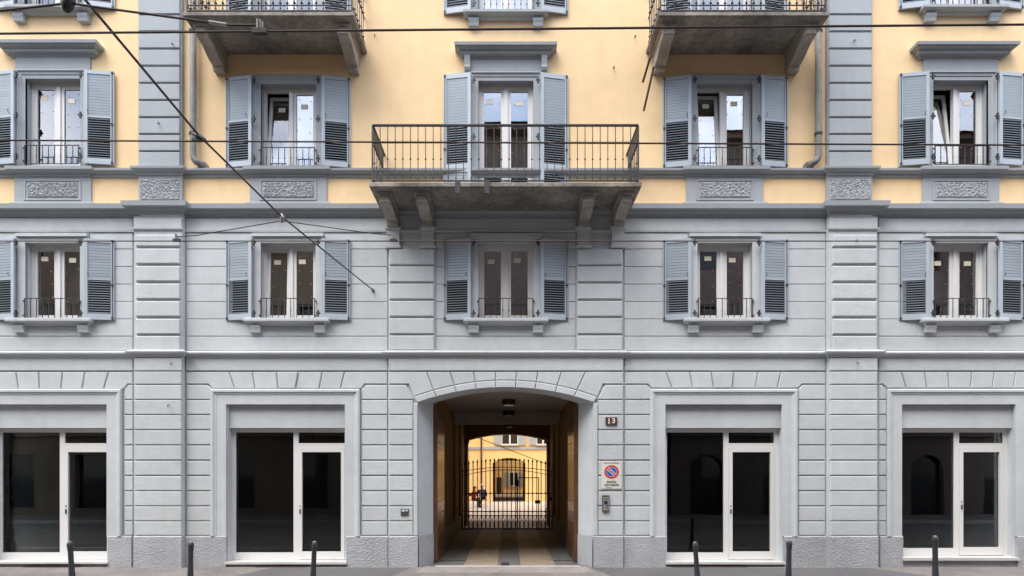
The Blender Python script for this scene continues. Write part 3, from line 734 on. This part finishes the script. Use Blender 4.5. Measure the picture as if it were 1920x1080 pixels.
# wall hooks
for px_, py_, y in ((299, 232, -.12), (325, 84, -.12), (1600, 78, -.12), (317, 759, -.16), (322, 681, -.16), (726, 503, -.03), (727, 680, -.06), (1150, 128, 0), (1606, 680, -.16), (1172, 681, -.06), (1604, 452, -.16), (703, 68, 0), (1190, 70, 0)):
    x, z = X(px_, y), Z(py_, y)
    MB().tube([(x, y + .02, z), (x, y - .05, z + .005), (x + .012, y - .065, z - .02), (x + .004, y - .05, z - .045)], .009, 6).build('wall_hook', M['pipe'], B)

# ------------------------------------------------------------------ carriage passage
pL, pR = AX - 1.50, AX + 1.50; CZ = 3.57
PS = empty('passage', (0, 0, 0), B)
for x, s in ((pL, -1), (pR, 1)):
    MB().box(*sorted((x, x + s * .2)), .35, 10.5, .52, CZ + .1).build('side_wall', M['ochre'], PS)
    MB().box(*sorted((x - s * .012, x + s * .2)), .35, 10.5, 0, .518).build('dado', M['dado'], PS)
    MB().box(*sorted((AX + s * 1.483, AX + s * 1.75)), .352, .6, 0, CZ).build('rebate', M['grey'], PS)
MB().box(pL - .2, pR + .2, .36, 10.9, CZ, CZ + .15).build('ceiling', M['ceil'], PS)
for y, zb in ((4.8, 3.27), (6.5, 3.42)):
    MB().box(pL, pR, y, y + .4, zb, CZ).build('cross_beam', M['ceil'], PS)
    for x, s in ((pL, 1), (pR, -1)): MB().box(*sorted((x, x + s * .05)), y, y + .4, .52, zb).build('pier', M['ochre'], PS)
ea = arc(AX, 1.415, 3.03, 3.25, 16); q = MB()
for (xa, za), (xb, zb) in zip(ea[:-1], ea[1:]):
    for y in (8.7, 9.2): q.quad((xa, y, za), (xb, y, zb), (xb, y, CZ), (xa, y, CZ))
    q.quad((xa, 8.7, za), (xa, 9.2, za), (xb, 9.2, zb), (xb, 8.7, zb))
q.build('end_arch', M['ochre'], PS)
for s in (-1, 1):
    a, b = sorted((AX + s * 1.415, AX + s * 1.52))
    MB().box(a, b, 8.7, 9.2, 0, 3.565).build('pier', M['ochre'], PS)
    u = MB(); loft_u(u, min(AX + s * 1.44, AX + s * 1.57), max(AX + s * 1.44, AX + s * 1.57), [(.03, 2.74), (.04, 2.78), (.03, 2.82), (.06, 2.89), (.10, 2.94), (.10, 3.02)], 8.7, 1); u.build('capital', M['stone'], PS)
# floor: two granite tracks between grey paving, slab by slab
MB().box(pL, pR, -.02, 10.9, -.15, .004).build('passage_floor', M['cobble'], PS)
for a, b in ((-.92, -.24), (.22, .90)):
    y = .05
    while y < 10.6:
        L = random.uniform(1.1, 2.0)
        MB().box(a + random.uniform(-.01, .01), b + random.uniform(-.02, .02), y, min(y + L, 10.8) - .015, -.05, .009 + random.uniform(0, .004)).build('paving_slab', M['granite'], PS)
        y += L
y = .02
MB().box(-1.45, 1.40, -.14, .035, -.1, .014).build('threshold_slab', M['kerb'], PS)
# wooden leaves folded back against the walls
for s in (-1, 1):
    LF = empty('door_leaf', (AX + s * 1.445, .42, .02), PS.parent)
    MB().box(-.025, .025, 0, 1.30, 0, 3.2).build('leaf_core', M['wood'], LF)
    npl = 13
    for k in range(npl):
        h = 3.2 / npl
        piece_ = MB().box(-.042, .042, .05, 1.25, k * h + .008, (k + 1) * h - .008).build('plank', M['wood'], LF)
    MB().box(-.05, .05, -.012, .05, 0, 3.2).build('edge_stile', M['wood'], LF)

# ------------------------------------------------------------------ iron gate
G = empty('iron_gate', (AX, 7.36, 0)); tag(G, 'black wrought iron gate with spear tops closing the arched passage', 'gate')
gw = 1.49; yg = 7.36
def gz(py): return Z(py, yg)
zr = lambda x, a, b: a + (b - a) * (1 - (x / gw) ** 2)
m = MB()
for a, b in ((gz(884), gz(876)), (gz(892.5), gz(881))):
    m.tube([(x, 0, zr(x, a, b)) for x in [(-gw + .04) + (2 * gw - .08) * k / 16 for k in range(17)]], .016, 4)
for z, r in ((gz(925), .012), (gz(959), .014), (gz(967), .014), (gz(991.5), .022)): m.box(-gw + .04, gw - .04, -r, r, z - r, z + r)
m.build('rails', M['black'], G)
for s in (-1, 1): MB().box(s * gw - .04, s * gw + .04, -.04, .04, 0, gz(880)).box(s * gw - .02, s * gw + .02, -.02, .02, gz(880), gz(809) if s < 0 else gz(868)).build('post', M['black'], G)
nb = 21
for k in range(nb):
    x = -gw + .09 + (2 * gw - .18) * k / (nb - 1); zt_ = zr(x, gz(870), gz(862))
    q = MB().box(x - .014, x + .014, -.014, .014, .03, zt_ - .05)
    q.diamond((x, 0, zt_ - .01), .032, .085).diamond((x, 0, zt_ - .11), .032, .025)
    for z in (gz(925), gz(959), gz(967)): q.diamond((x, 0, z), .046, .046)
    q.build('bar', M['black'], G)
    if k < nb - 1:
        w = (2 * gw - .18) / (nb - 1); z0, z1 = gz(991), gz(967)
        pts = lambda s: [(x + w / 2 + s * w * .42 * math.cos(t) ** 1.0, 0, z0 + (z1 - z0) * (.06 + .62 * math.sin(t))) for t in [R(a) for a in (0, 20, 40, 60, 80, 90)]]
        MB().tube(pts(-1), .0105, 4).tube(pts(1), .0105, 4).tube([(x, 0, z1 - .01), (x + w / 2, 0, z1 - .14), (x + w, 0, z1 - .01)], .0105, 4).build('lancet', M['black'], G)
xw0, xw1 = X(970, yg) - AX, X(1010, yg) - AX
MB().box(xw0 - .02, xw0 + .02, -.03, .02, .02, gz(895)).box(xw1 - .015, xw1 + .015, -.03, .02, .02, gz(895)).box(xw0 + .02, xw1 - .015, -.028, .018, gz(895) - .03, gz(895)).box(xw0 - .05, xw0 + .05, -.05, -.031, gz(912), gz(900)).build('wicket_frame', M['black'], G)
MB().box(xw1 - .12, xw1 + .05, -.06, .05, gz(944), gz(938)).build('lock_box', M['black'], G)
MB().box(gw - .12, gw + .0, -.08, -.041, gz(939), gz(932)).build('latch_box', M['black'], G)
TW = MB().tube([(X(865, 7.2), 7.2, Z(809, 7.2)), (X(1033, 7.2), 7.2, Z(873, 7.2))], .011, 6).build('stay_cable', M['black'])
tag(TW, 'thin black cable slanting down across the top of the iron gate', 'cable')

# ceiling lamps
for k, (y, lab) in enumerate(((2.1, 'round black ceiling lamp nearest the street in the passage'), (4.45, 'round black ceiling lamp in the middle of the passage, before the beam'), (8.2, 'round black ceiling lamp farthest inside, just over the courtyard end'))):
    LP = empty('ceiling_lamp', (AX + .06, y, CZ)); tag(LP, lab, 'lamp', 'lamps on the passage ceiling')
    MB().tube([(0, 0, 0), (0, 0, -.11), (0, 0, -.125)], [.16, .16, .15], 20).build('housing', M['black'], LP, smooth=False)
    MB().tube([(0, 0, -.125), (0, 0, -.135), (0, 0, -.14)], [.128, .12, .10], 20).build('diffuser', M['lampw'], LP)
dg = MB().box(-.27, .27, -.06, .06, -.02, .012); dgm = dg.mesh('floor_drain', M['iron'])
slm = MB().box(-.012, .012, -.05, .05, 0, .006).mesh('drain_bar', M['pipe'])
for x, lab in ((-1.17, 'dark iron drain grate in the passage floor, left of the granite tracks'), (1.08, 'dark iron drain grate in the passage floor, right of the granite tracks')):
    o = link('floor_drain', dgm, None, (x, .75, 0)); tag(o, lab, 'drain', 'drain grates in the passage')
    for k in range(9): link('drain_bar', slm, o, (-.22 + .055 * k, 0, .012))
tag(MB().loft([[(-.09, -.05, 0), (.09, -.05, 0), (.09, .05, 0), (-.09, .05, 0)], [(-.08, -.04, .035), (.08, -.04, .035), (.07, .04, .055), (-.07, .04, .055)]], True, True).build('door_stop', M['iron'], None, (X(947, -.0), .06, .012)), 'small black iron door stop on the threshold of the archway', 'door stop')

# ------------------------------------------------------------------ signs and wall plates
def text(s, size, m, parent, loc, bold=0, name='lettering', sx=1.0):
    cu = bpy.data.curves.new(name, 'FONT'); cu.body = s; cu.size = size; cu.align_x = 'CENTER'; cu.align_y = 'CENTER'; cu.extrude = .0012; cu.offset = bold; cu.resolution_u = 3
    t = bpy.data.objects.new(name, cu); COL.objects.link(t)
    dg_ = bpy.context.evaluated_depsgraph_get(); me = bpy.data.meshes.new_from_object(t.evaluated_get(dg_)); bpy.data.objects.remove(t)
    me.materials.clear(); me.materials.append(m)
    o = link(name, me, parent, loc, (R(90), 0, 0)); o.scale = (sx, 1, 1); return o
yb = -.082
NP = MB().box(-.112, .112, -.02, 0, -.072, .072).build('number_plaque', M['plate'], None, (X(1146, yb), yb, Z(789.5, yb)))
tag(NP, 'small bronze house number plaque reading 13 beside the archway', 'plaque')
MB().box(-.112, .112, -.026, -.02, -.072, -.062).box(-.112, .112, -.026, -.02, .062, .072).box(-.112, -.102, -.026, -.02, -.062, .062).box(.102, .112, -.026, -.02, -.062, .062).build('border', M['plate'], NP)
text('1', .135, M['brass'], NP, (-.047, -.0225, 0), .004, 'figure', 1.0); text('3', .135, M['brass'], NP, (.043, -.0225, 0), .004, 'figure', 1.1)
MB().box(-.072, -.022, -.024, -.0205, -.05, -.041).build('figure', M['brass'], NP)
SG = empty('parking_sign', (X(1146.5, yb), yb, Z(890.5, yb))); tag(SG, 'cream no-parking sign lettered passo carrabile with red and blue roundel', 'sign')
def rrect(w, h, r, n=4):
    return [(sx * (w - r) + r * math.cos(a), sz * (h - r) + r * math.sin(a)) for sx, sz, a0 in ((1, 1, 0), (-1, 1, 90), (-1, -1, 180), (1, -1, 270)) for a in [R(a0 + 90 * k / n) for k in range(n + 1)]]
MB().prism(rrect(.198, .268, .03), -.010, 0).build('panel', M['signw'], SG)
def ring(r0, r1, m_, y, n=36, a0=0, a1=360):
    q = MB()
    for k in range(n):
        a, b = R(a0 + (a1 - a0) * k / n), R(a0 + (a1 - a0) * (k + 1) / n)
        P = lambda r, t, yy: (r * math.cos(t), yy, .06 + .93 * r * math.sin(t))
        if r0 > 0: q.quad(P(r0, a, y), P(r1, a, y), P(r1, b, y), P(r0, b, y))
        else: q.quad(P(0, a, y), P(r1, a, y), P(r1, b, y))
    return q.build('roundel', m_, SG)
ring(0, .148, M['signw'], -.0115); ring(.105, .143, M['signr'], -.013); ring(0, .098, M['signb'], -.0125)
for w_, m_, y in ((.030, M['signw'], -.014), (.014, M['signr'], -.0152)):
    d = Vector((1, -.93)).normalized(); n = Vector((-d.y, d.x)) * w_; L_ = .104
    MB().quad(*[(p.x, y, .06 + p.y) for p in (d * L_ + n, d * L_ - n, -d * L_ - n, -d * L_ + n)]).build('roundel_bar', m_, SG)
text('Comune di Milano', .040, M['inkred'], SG, (0, -.012, .235), .0003)
text('passo', .082, M['ink'], SG, (0, -.012, -.128), .0008); text('carrabile', .082, M['ink'], SG, (0, -.012, -.192), .0008)
text('Autorizz. n.', .026, M['inkred'], SG, (-.05, -.012, -.243), .0002)
for x, z in ((0, .256), (0, -.262)): MB().diamond((x, -.011, z), .006, .006).build('screw', M['steel'], SG)
IC = MB().box(-.068, .068, -.035, 0, -.155, .155).build('intercom', M['plate'], None, (X(1135.5, yb), yb, Z(943.5, yb)))
tag(IC, 'slim metal intercom panel with keypad under the no-parking sign', 'intercom')
MB().box(-.052, .062, -.040, -.0351, -.142, .125).build('face_plate', M['alu'], IC)
MB().prism([(-.03 + .0, .095), (.03, .095), (.022, .078), (-.022, .078)], -.043, -.0401).build('camera_window', M['ink'], IC)
MB().box(-.035, .035, -.043, -.0401, -.02, .05).build('display', M['navy'], IC)
for r in range(3):
    for c in range(2): MB().box(.002 + .02 * c, .016 + .02 * c, -.0425, -.0401, -.05 - .025 * r, -.034 - .025 * r).build('key', M['tileg'], IC)
BP = MB().box(-.075, .075, -.012, 0, -.066, .066).build('meter_plaque', M['tileg'], None, (X(759, yb), yb, Z(960.5, yb)))
tag(BP, 'small dark plaque with white digits on a blue band, left of the archway', 'plaque')
MB().box(-.075, .075, -.0145, -.0121, .004, .066).build('blue_band', M['navy'], BP)
text('62118', .056, M['paper'], BP, (0, -.0165, .034), .002, 'digits', .82)

# ------------------------------------------------------------------ bollards on the pavement edge
blab = ['black iron bollard before the leftmost shop door', 'black iron bollard before the left pilaster', 'black iron bollard before the second shop door, left of the archway',
        'dark iron bollard before the big pane of the shop right of the archway', 'brown iron bollard between the right-hand shop door and right pilaster', 'tall iron bollard before the rightmost shop']
for k, ((px_, py_, lean), lab) in enumerate(zip(((131, 1014, 3.5), (358, 1015, -1.0), (590, 1014, -2.5), (1303, 1015, 4), (1480, 1012, -1.2), (1753, 1004, .8)), blab)):
    y = -2.15; z = Z(py_, y); x = X(px_, y)
    prof = [(0, .075), (.04, .075), (.06, .055), (.20, .046), (z * .55, .038), (z - .16, .037), (z - .10, .043), (z - .05, .046), (z - .02, .04), (z - .004, .02)]
    xb_ = x + math.tan(R(lean)) * z
    Bo = empty('bollard', (xb_, y, 0)); tag(Bo, lab, 'bollard', 'bollards along the pavement edge'); Bo.rotation_euler = (0, -R(lean), 0)
    MB().tube([(0, 0, h - .01) for h, r in prof], [r for h, r in prof], 14).build('post', M['iron'], Bo, smooth=True)
    MB().tube([(0, 0, z - .022), (0, 0, z - .006), (0, 0, z + .0)], [.034, .022, .004], 12).build('worn_cap', M['pipe'], Bo, smooth=True)

# basement vents at the foot of the shops
for px0, px1, lab in ((45, 148, 'long rusty basement vent grate under the leftmost shop sill'), (480, 575, 'dark basement vent slot under the sill of the second shop'), (1560 - 300, 1400, 'dark basement vent slot under the shop right of the archway')):
    x0, x1 = X(px0, -.1), X(px1, -.1); V = MB().box(x0, x1, -.13, -.035, -.02, .012).build('vent_grate', M['rust']); tag(V, lab, 'vent')
    bmv = MB().box(-.006, .006, -.05, .045, 0, .008).mesh('grate_bar', M['iron'])
    for k in range(int((x1 - x0) / .06)): link('grate_bar', bmv, V, (x0 + .03 + .06 * k, -.08, .012))

# ------------------------------------------------------------------ overhead tram wires
def wire(name, pts, r, lab, cat='cable', m='cable', n=7):
    o = MB().tube(pts, r, n).build(name, M[m]); tag(o, lab, cat); return o
def P(px_, py_, d): return ((px_ - CX) * d / F, d - D, EZ + (HY - py_) * d / F)
def run(p0, p1, ext=14, sag=.0):
    a, b = Vector(p0), Vector(p1); u = (b - a).normalized()
    a = a - u * ext; b = b + u * ext
    return [a + (b - a) * t for t in (0, .25, .5, .75, 1)]
wire('trolley_wire', run(P(0, 63, 3.8), P(1920, 46, 3.8)), .007, 'thick dark trolley wire running level across the top of the facade')
wire('trolley_wire', run(P(0, 263, 5.4), P(1920, 272, 5.4)), .008, 'dark trolley wire crossing in front of the big balcony railing')
wire('trolley_wire', run(P(0, 452, 7.1), P(1920, 452, 7.1)), .0072, 'thin red-brown trolley wire crossing the tops of the lower windows')
E = P(150, -12, 4.0)
wire('span_wire', [(-3.1, -13.4, 5.9), P(60, -120, 3.2), E, P(372, 253, 5.4), P(528, 406, 7.1), (X(700), -.03, Z(545))], .011, 'black span wire slanting down from top left to an anchor on the grey wall')
MB().tube([(X(700), .0, Z(545)), (X(700), -.05, Z(545))], .03, 8).build('wall_anchor', M['steel'], B)
def clamp(p, lab, w=.16):
    C_ = empty('wire_clamp', p); tag(C_, lab, 'clamp')
    MB().box(-w / 2, w / 2, -.014, .014, -.02, .012).build('jaw', M['iron'], C_)
    MB().tube([(-w * .1, 0, .012), (-w * .1, 0, .075)], .014, 8).tube([(w * .12, 0, .012), (w * .12, 0, .06)], .012, 8).build('bolt', M['steel'], C_)
    return C_
zw1 = lambda px_: 63 + (46 - 63) * px_ / 1920
clamp(P(487, zw1(487) - 1, 3.8), 'steel wire clamp on the top trolley wire below the upper left balcony', .10)
wire('bridle_wire', [P(-420, zw1(-420), 3.8), P(128, 6, 3.8), P(432, 47, 3.8), P(485, 47, 3.8)], .0075, 'bridle wire drooping from the black insulator to the top trolley wire')
wire('splice_sleeve', [P(392, 41, 3.8), P(425, 46, 3.8)], .011, 'pale bound splice on the bridle wire near the upper left balcony', 'splice', 'chairm')
o = MB().tube([(0, 0, .07), (0, 0, .05), (0, 0, .02), (0, 0, -.03), (0, 0, -.06)], [.012, .03, .036, .034, .016], 12).build('insulator', M['iron'], None, P(128, 6, 3.8), (0, R(20), 0), True)
tag(o, 'black egg-shaped insulator at the top left edge', 'insulator')
o = MB().tube([(-.06, 0, .03), (0, 0, 0), (.07, 0, -.035)], [.012, .03, .012], 8).box(-.06, .07, -.012, .012, -.045, -.02).build('wire_hanger', M['iron'], None, P(372, 256, 5.4)); tag(o, 'black hanger joining the span wire and trolley wire beside the downpipe', 'hanger')
wire('bridle_wire', [P(330, 444, 7.1), P(370, 441, 7.1), P(528, 414, 7.1), P(700, 438, 7.1), P(738, 441, 7.1)], .006, 'thin bridle wire sagging from the span wire over the second lower window')
for px_, lab in ((331, 'small steel clamp on the lowest wire near the left pilaster'), (738, 'small steel clamp on the lowest wire near the left console')):
    clamp(P(px_, 450, 7.1), lab, .09)
o = MB().tube([(0, 0, .05), (.01, 0, 0), (0, 0, -.06)], [.012, .03, .02], 8).build('pulley_block', M['steel'], None, P(528, 408, 7.1)); tag(o, 'small steel pulley where the thin bridle meets the span wire', 'pulley')

# ------------------------------------------------------------------ courtyard buildings seen through the passage
def far_window(parent, cx, y, zb, h, hw, m_sh):
    Wn = MB().box(cx - hw, cx + hw, y - .06, y - .02, zb, zb + .06).box(cx - hw, cx + hw, y - .06, y - .02, zb + h - .06, zb + h).box(cx - hw, cx - hw + .06, y - .06, y - .02, zb + .06, zb + h - .06).box(cx + hw - .06, cx + hw, y - .06, y - .02, zb + .06, zb + h - .06).box(cx - .05, cx + .05, y - .065, y - .02, zb + .06, zb + h - .06).build('window', M['white'], parent)
    for s in (-1, 1): MB().box(*sorted((cx + s * .05, cx + s * (hw - .06))), y - .04, y - .03, zb + .06, zb + h - .06).build('pane', M['darkglass'], Wn)
    for s in (-1, 1):
        a, b = sorted((cx + s * (hw + .02), cx + s * (hw + .5)))
        S_ = MB().box(a, b, y - .10, y - .06, zb, zb + .06).box(a, b, y - .10, y - .06, zb + h - .06, zb + h).box(a, a + .05, y - .10, y - .06, zb + .06, zb + h - .06).box(b - .05, b, y - .10, y - .06, zb + .06, zb + h - .06).build('shutter', m_sh, parent)
        q = MB(); k = 0; z = zb + .08
        while z < zb + h - .1: q.box(a + .05, b - .05, y - .09, y - .07, z, z + .05); z += .062
        tag(q.build('slats', m_sh, S_), kind='stuff')
    MB().box(cx - hw - .06, cx + hw + .06, y - .14, y, zb - .07, zb - .001).build('sill', M['trim'], parent)
yF = 26.4
CB = empty('courtyard_building', (0, yF, 0)); tag(CB, 'yellow courtyard house with an arched passage seen through the gate', 'building')
CB.location = (0, 0, 0)
fx = X(954.5, yF); fh = 1.10; fsp, fcr = Z(868, yF), Z(858.5, yF)
w = wall_grid(MB(), -14, 14, 0, 12, [(fx - fh, fx + fh, -1, fcr + .01)], yF, .02)
fa = arc(fx, fh, fsp, fcr, 14)
for (xa, za), (xb, zb) in zip(fa[:-1], fa[1:]):
    w.quad((xa, yF, za), (xb, yF, zb), (xb, yF, fcr + .01), (xa, yF, fcr + .01)); w.quad((xa, yF, za), (xa, yF + .8, za), (xb, yF + .8, zb), (xb, yF, zb))
w.build('wall', M['court_yellow'], CB)
for s in (-1, 1): MB().box(*sorted((fx + s * fh, fx + s * (fh + .3))), yF + .001, 33.5, 0, 3.2).build('passage_wall', M['ochre'], CB)
for s in (-1, 1): MB().box(*sorted((fx + s * (fh - .02), fx + s * (fh + .3))), yF + .01, 33.4, .01, .5).build('dado', M['dado'], CB)
MB().box(fx - fh - .3, fx + fh + .3, yF + .81, 33.5, fcr, fcr + .2).build('passage_ceiling', M['ceil'], CB)
MB().box(fx - fh, fx + fh, yF, 33.5, -.1, .01).build('passage_floor', M['cobble'], CB)
MB().box(-14, 14, yF - .06, yF - .001, Z(843, yF), Z(838, yF)).build('string_course', M['trim'], CB)
far_window(CB, X(956, yF), yF, Z(834, yF), 1.7, .56, M['shutter']); far_window(CB, X(1018, yF), yF, Z(834, yF), 1.7, .45, M['shutter'])
MB().tube([(X(902.5, yF), yF - .08, Z(916, yF)), (X(902.5, yF), yF - .08, 12)], .05, 8).build('downpipe', M['rust'], CB)
MB().box(-14, 14, yF - .4, yF + 7, 12, 12.2).build('roof', M['roof'], CB)
for s in (-1, 1):
    MB().box(*sorted((fx + s * 6.5, fx + s * 6.8)), 11.3, yF - .01, 0, 12).build('added_shade_wing', M['court_yellow'], CB)  # unseen wings, added to cut the light in the courtyard
yR = 41
RB = empty('rear_building', (0, 0, 0)); tag(RB, 'second yellow courtyard house behind, glimpsed through the far arch', 'building')
MB().box(-14, 14, yR, yR + .3, 0, 15).build('wall', M['court_yellow'], RB)
for s in (-1, 1): MB().box(*sorted((fx + s * 3.2, fx + s * 3.5)), 33.6, yR - .01, 0, 15).build('added_shade_wing', M['court_yellow'], RB)  # unseen wings, added close and tall to darken the rear court
far_window(RB, X(963.5, yR), yR, Z(912, yR), 1.35, .42, M['trim'])
MB().box(X(931, yR), X(940.5, yR), yR - .05, yR - .001, 0, Z(895, yR)).build('door', M['iron'], RB)
MB().box(-14, 14, yR - .4, yR + 5, 15, 15.2).build('roof', M['roof'], RB)

# ------------------------------------------------------------------ two people on chairs in the courtyard
def skin_body(name, joints, edges, mats, parent, root=0, sub=1):
    me = bpy.data.meshes.new(name); me.from_pydata([j[0] for j in joints], edges, [])
    o = bpy.data.objects.new(name, me); COL.objects.link(o); o.parent = parent
    sk = o.modifiers.new('skin', 'SKIN'); sb = o.modifiers.new('sub', 'SUBSURF'); sb.levels = sub; sb.render_levels = sub
    for i, j in enumerate(joints):
        me.skin_vertices[0].data[i].radius = (j[1], j[1] if len(j) < 3 else j[2]); me.skin_vertices[0].data[i].use_root = (i == root)
    me.materials.append(mats); sk.use_smooth_shade = True
    return o
def person(loc, face, hair, top, lower, skinm, lab, lean, paper):
    Pn = empty('person', loc); Pn.rotation_euler = (0, 0, face); tag(Pn, lab, 'person')
    # local: +X forward, Y sideways, seat at .45
    L = lean
    J = [((0, 0, .52), .15, .16), ((.02 * L, 0, .70), .13, .16), ((.08 * L, 0, .92), .14, .19), ((.11 * L, 0, 1.02), .07, .09), ((.13 * L, 0, 1.10), .055), ((.17 * L, 0, 1.22), .095, .085), ((.16 * L, 0, 1.30), .06)]
    Ed = [(0, 1), (1, 2), (2, 3), (3, 4), (4, 5), (5, 6)]
    for s in (-1, 1):
        n = len(J)
        J += [((.06, s * .10, .50), .10), ((.44, s * .12, .50), .072), ((.46 + (.0 if s > 0 else .07), s * .07, .10), .05), ((.58 + (.0 if s > 0 else .07), s * .07, .04), .038)]
        Ed += [(0, n), (n, n + 1), (n + 1, n + 2), (n + 2, n + 3)]
        n = len(J)
        J += [((.09 * L, s * .20, .96), .065), ((.12, s * .26, .72), .05), ((.32, s * .12, .64), .04), ((.40, s * .09, .65), .03)]
        Ed += [(2, n), (n, n + 1), (n + 1, n + 2), (n + 2, n + 3)]
    body = skin_body('body', J, Ed, top, Pn)
    body.data.materials.append(lower); body.data.materials.append(skinm)
    bpy.context.view_layer.update()
    me = bpy.data.meshes.new_from_object(body.evaluated_get(bpy.context.evaluated_depsgraph_get()))
    body.modifiers.clear(); body.data = me
    me.materials.clear()
    for q in (top, lower, skinm): me.materials.append(q)
    for p in me.polygons:
        c = p.center
        if c.z > 1.06 or (c.x > .35 and c.z > .6): p.material_index = 2
        elif c.z < .56 and (c.x > .12 or c.z < .46): p.material_index = 1
        p.use_smooth = True
    q = MB(); hx, hz = .16 * L, 1.235
    for k in range(1, 6):
        pass
    rings = [[(hx - .02 + r * .105 * math.cos(a), r * .10 * math.sin(a), hz + z) for a in [2 * math.pi * t / 12 for t in range(12)]] for r, z in ((.75, -.06 if hair is M['greyhair'] else -.16), (1.03, .0), (1.05, .05), (.85, .10), (.45, .13), (.1, .14))]
    for rg in rings[:2]:
        for t in range(12):
            x_, y_, z_ = rg[t]
            if x_ > hx + .02: rg[t] = (hx + .02, y_, z_)
    q.loft(rings, True, True).build('hair', hair, Pn, smooth=True)
    q = MB()
    q.diamond((hx + .10, 0, hz - .01), .014, .02).build('nose', skinm, Pn)
    for s in (-1, 1):
        MB().box(.45 + (.0 if s > 0 else .07), .66 + (.0 if s > 0 else .07), s * .07 - .042, s * .07 + .042, 0, .075).build('shoe', M['darkcloth'], Pn)
    if paper: MB().box(.24, .44, -.14, .14, .665, .672).build('paper', M['paper'], Pn)
    return Pn
def chair(loc, face, lab):
    C_ = empty('chair', loc); C_.rotation_euler = (0, 0, face); tag(C_, lab, 'chair', 'chairs in the courtyard')
    MB().box(-.21, .21, -.21, .21, .395, .415).build('seat', M['darkcloth'], C_)
    for sx in (-1, 1):
        for sy in (-1, 1): MB().tube([(sx * .19, sy * .19, .395), (sx * .22, sy * .21, 0)], .012, 6).build('leg', M['chairm'], C_)
    for sy in (-1, 1): MB().tube([(-.20, sy * .19, .40), (-.26, sy * .19, .82)], .012, 6).build('back_post', M['chairm'], C_)
    MB().box(-.265, -.235, -.19, .19, .62, .80).build('backrest', M['darkcloth'], C_)
    MB().tube([(.2, -.2, .15), (.2, .2, .15)], .01, 6).tube([(-.2, -.2, .15), (-.2, .2, .15)], .01, 6).build('stretcher', M['chairm'], C_)
def cp(px_, py_): 
    d = EZ * F / (py_ - HY); return ((px_ - CX) * d / F, d - D, 0)
pA = cp(887.5, 951.5); pB = cp(904.5, 950.5)
chair(pA, R(-38), 'white metal chair under the seated person in red'); chair((pB[0], pB[1], 0), R(112), 'white metal chair under the seated person in navy')
a = person(pA, R(-38), M['hair'], M['redcloth'], M['darkcloth'], M['skin'], 'dark-haired person in red top and black trousers sitting with papers in the courtyard', .9, True)
b = person((pB[0], pB[1], 0), R(112), M['greyhair'], M['navycloth'], M['darkcloth'], M['skin'], 'grey-haired person in navy jacket sitting turned away in the courtyard', .6, False)
a.scale = (.86, .86, .86); b.scale = (.98, 1.04, .96)

# ------------------------------------------------------------------ the other side of the street, seen only in the glass
def street_house(name, x0, x1, h, m, lab, arches, roofm):
    H_ = empty(name, ((x0 + x1) / 2, -13.5, 0)); tag(H_, lab, 'building'); H_.location = (0, 0, 0)
    y = -13.5; holes = []
    n = max(2, int((x1 - x0) / 3.1)); step = (x1 - x0) / n
    for k in range(n):
        c = x0 + (k + .5) * step
        holes.append((c - .75, c + .75, .3 if not arches else 0, 2.7))
        z = 4.3
        while z + 2 < h - .6: holes.append((c - .5, c + .5, z, z + 1.7)); z += 3.3
    w = MB(); wall_grid(w, x0, x1, 0, h, holes, 0, -.3)
    for v in range(len(w.v)): w.v[v] = (w.v[v][0], y + w.v[v][1], w.v[v][2])
    w.box(x0, x1, y - 9, y + .5, h, h + .25)
    w.quad((x0, y, 0), (x0, y - 9, 0), (x0, y - 9, h), (x0, y, h)); w.quad((x1, y, 0), (x1, y - 9, 0), (x1, y - 9, h), (x1, y, h))
    w.build('wall', m, H_)
    for a, b, c, d in holes:
        if d < 3:
            if arches:
                aa = arc((a + b) / 2, (b - a) / 2 + .002, d - .55, d, 8); q = MB()
                for (xa, za), (xb, zb) in zip(aa[:-1], aa[1:]): q.quad((xa, y - .01, za), (xb, y - .01, zb), (xb, y - .01, d), (xa, y - .01, d))
                q.build('arch_head', m, H_)
            MB().box(a, b, y - .30, y - .26, c, d).build('shop_door', M['darkglass'], H_)
        else:
            q = MB().box(a, b, y - .22, y - .2, c, d).build('window', M['darkglass'], H_)
    MB().box(x0, x1, y, y + .12, 3.5, 3.7).build('string_course', m, H_)
    MB().loft([[(x0, y + .7, h + .2), (x1, y + .7, h + .2)], [(x0, y - 4.5, h + 2.0), (x1, y - 4.5, h + 2.0)], [(x0, y - 9.2, h + .2), (x1, y - 9.2, h + .2)]], False, False).build('roof', roofm, H_)
street_house('corner_house', -40, -7.2, 13.2, M['opp2'], 'low ochre house opposite the left shops, seen as a reflection', False, M['roof'])
street_house('arcade_house', -7.0, 7.0, 16.9, M['opp'], 'tall plain house with arched openings opposite the archway, seen as a reflection', True, M['roof'])
street_house('tall_house', 7.2, 40, 16.5, M['opp'], 'tall house opposite the right shops, seen as a reflection', True, M['roof'])
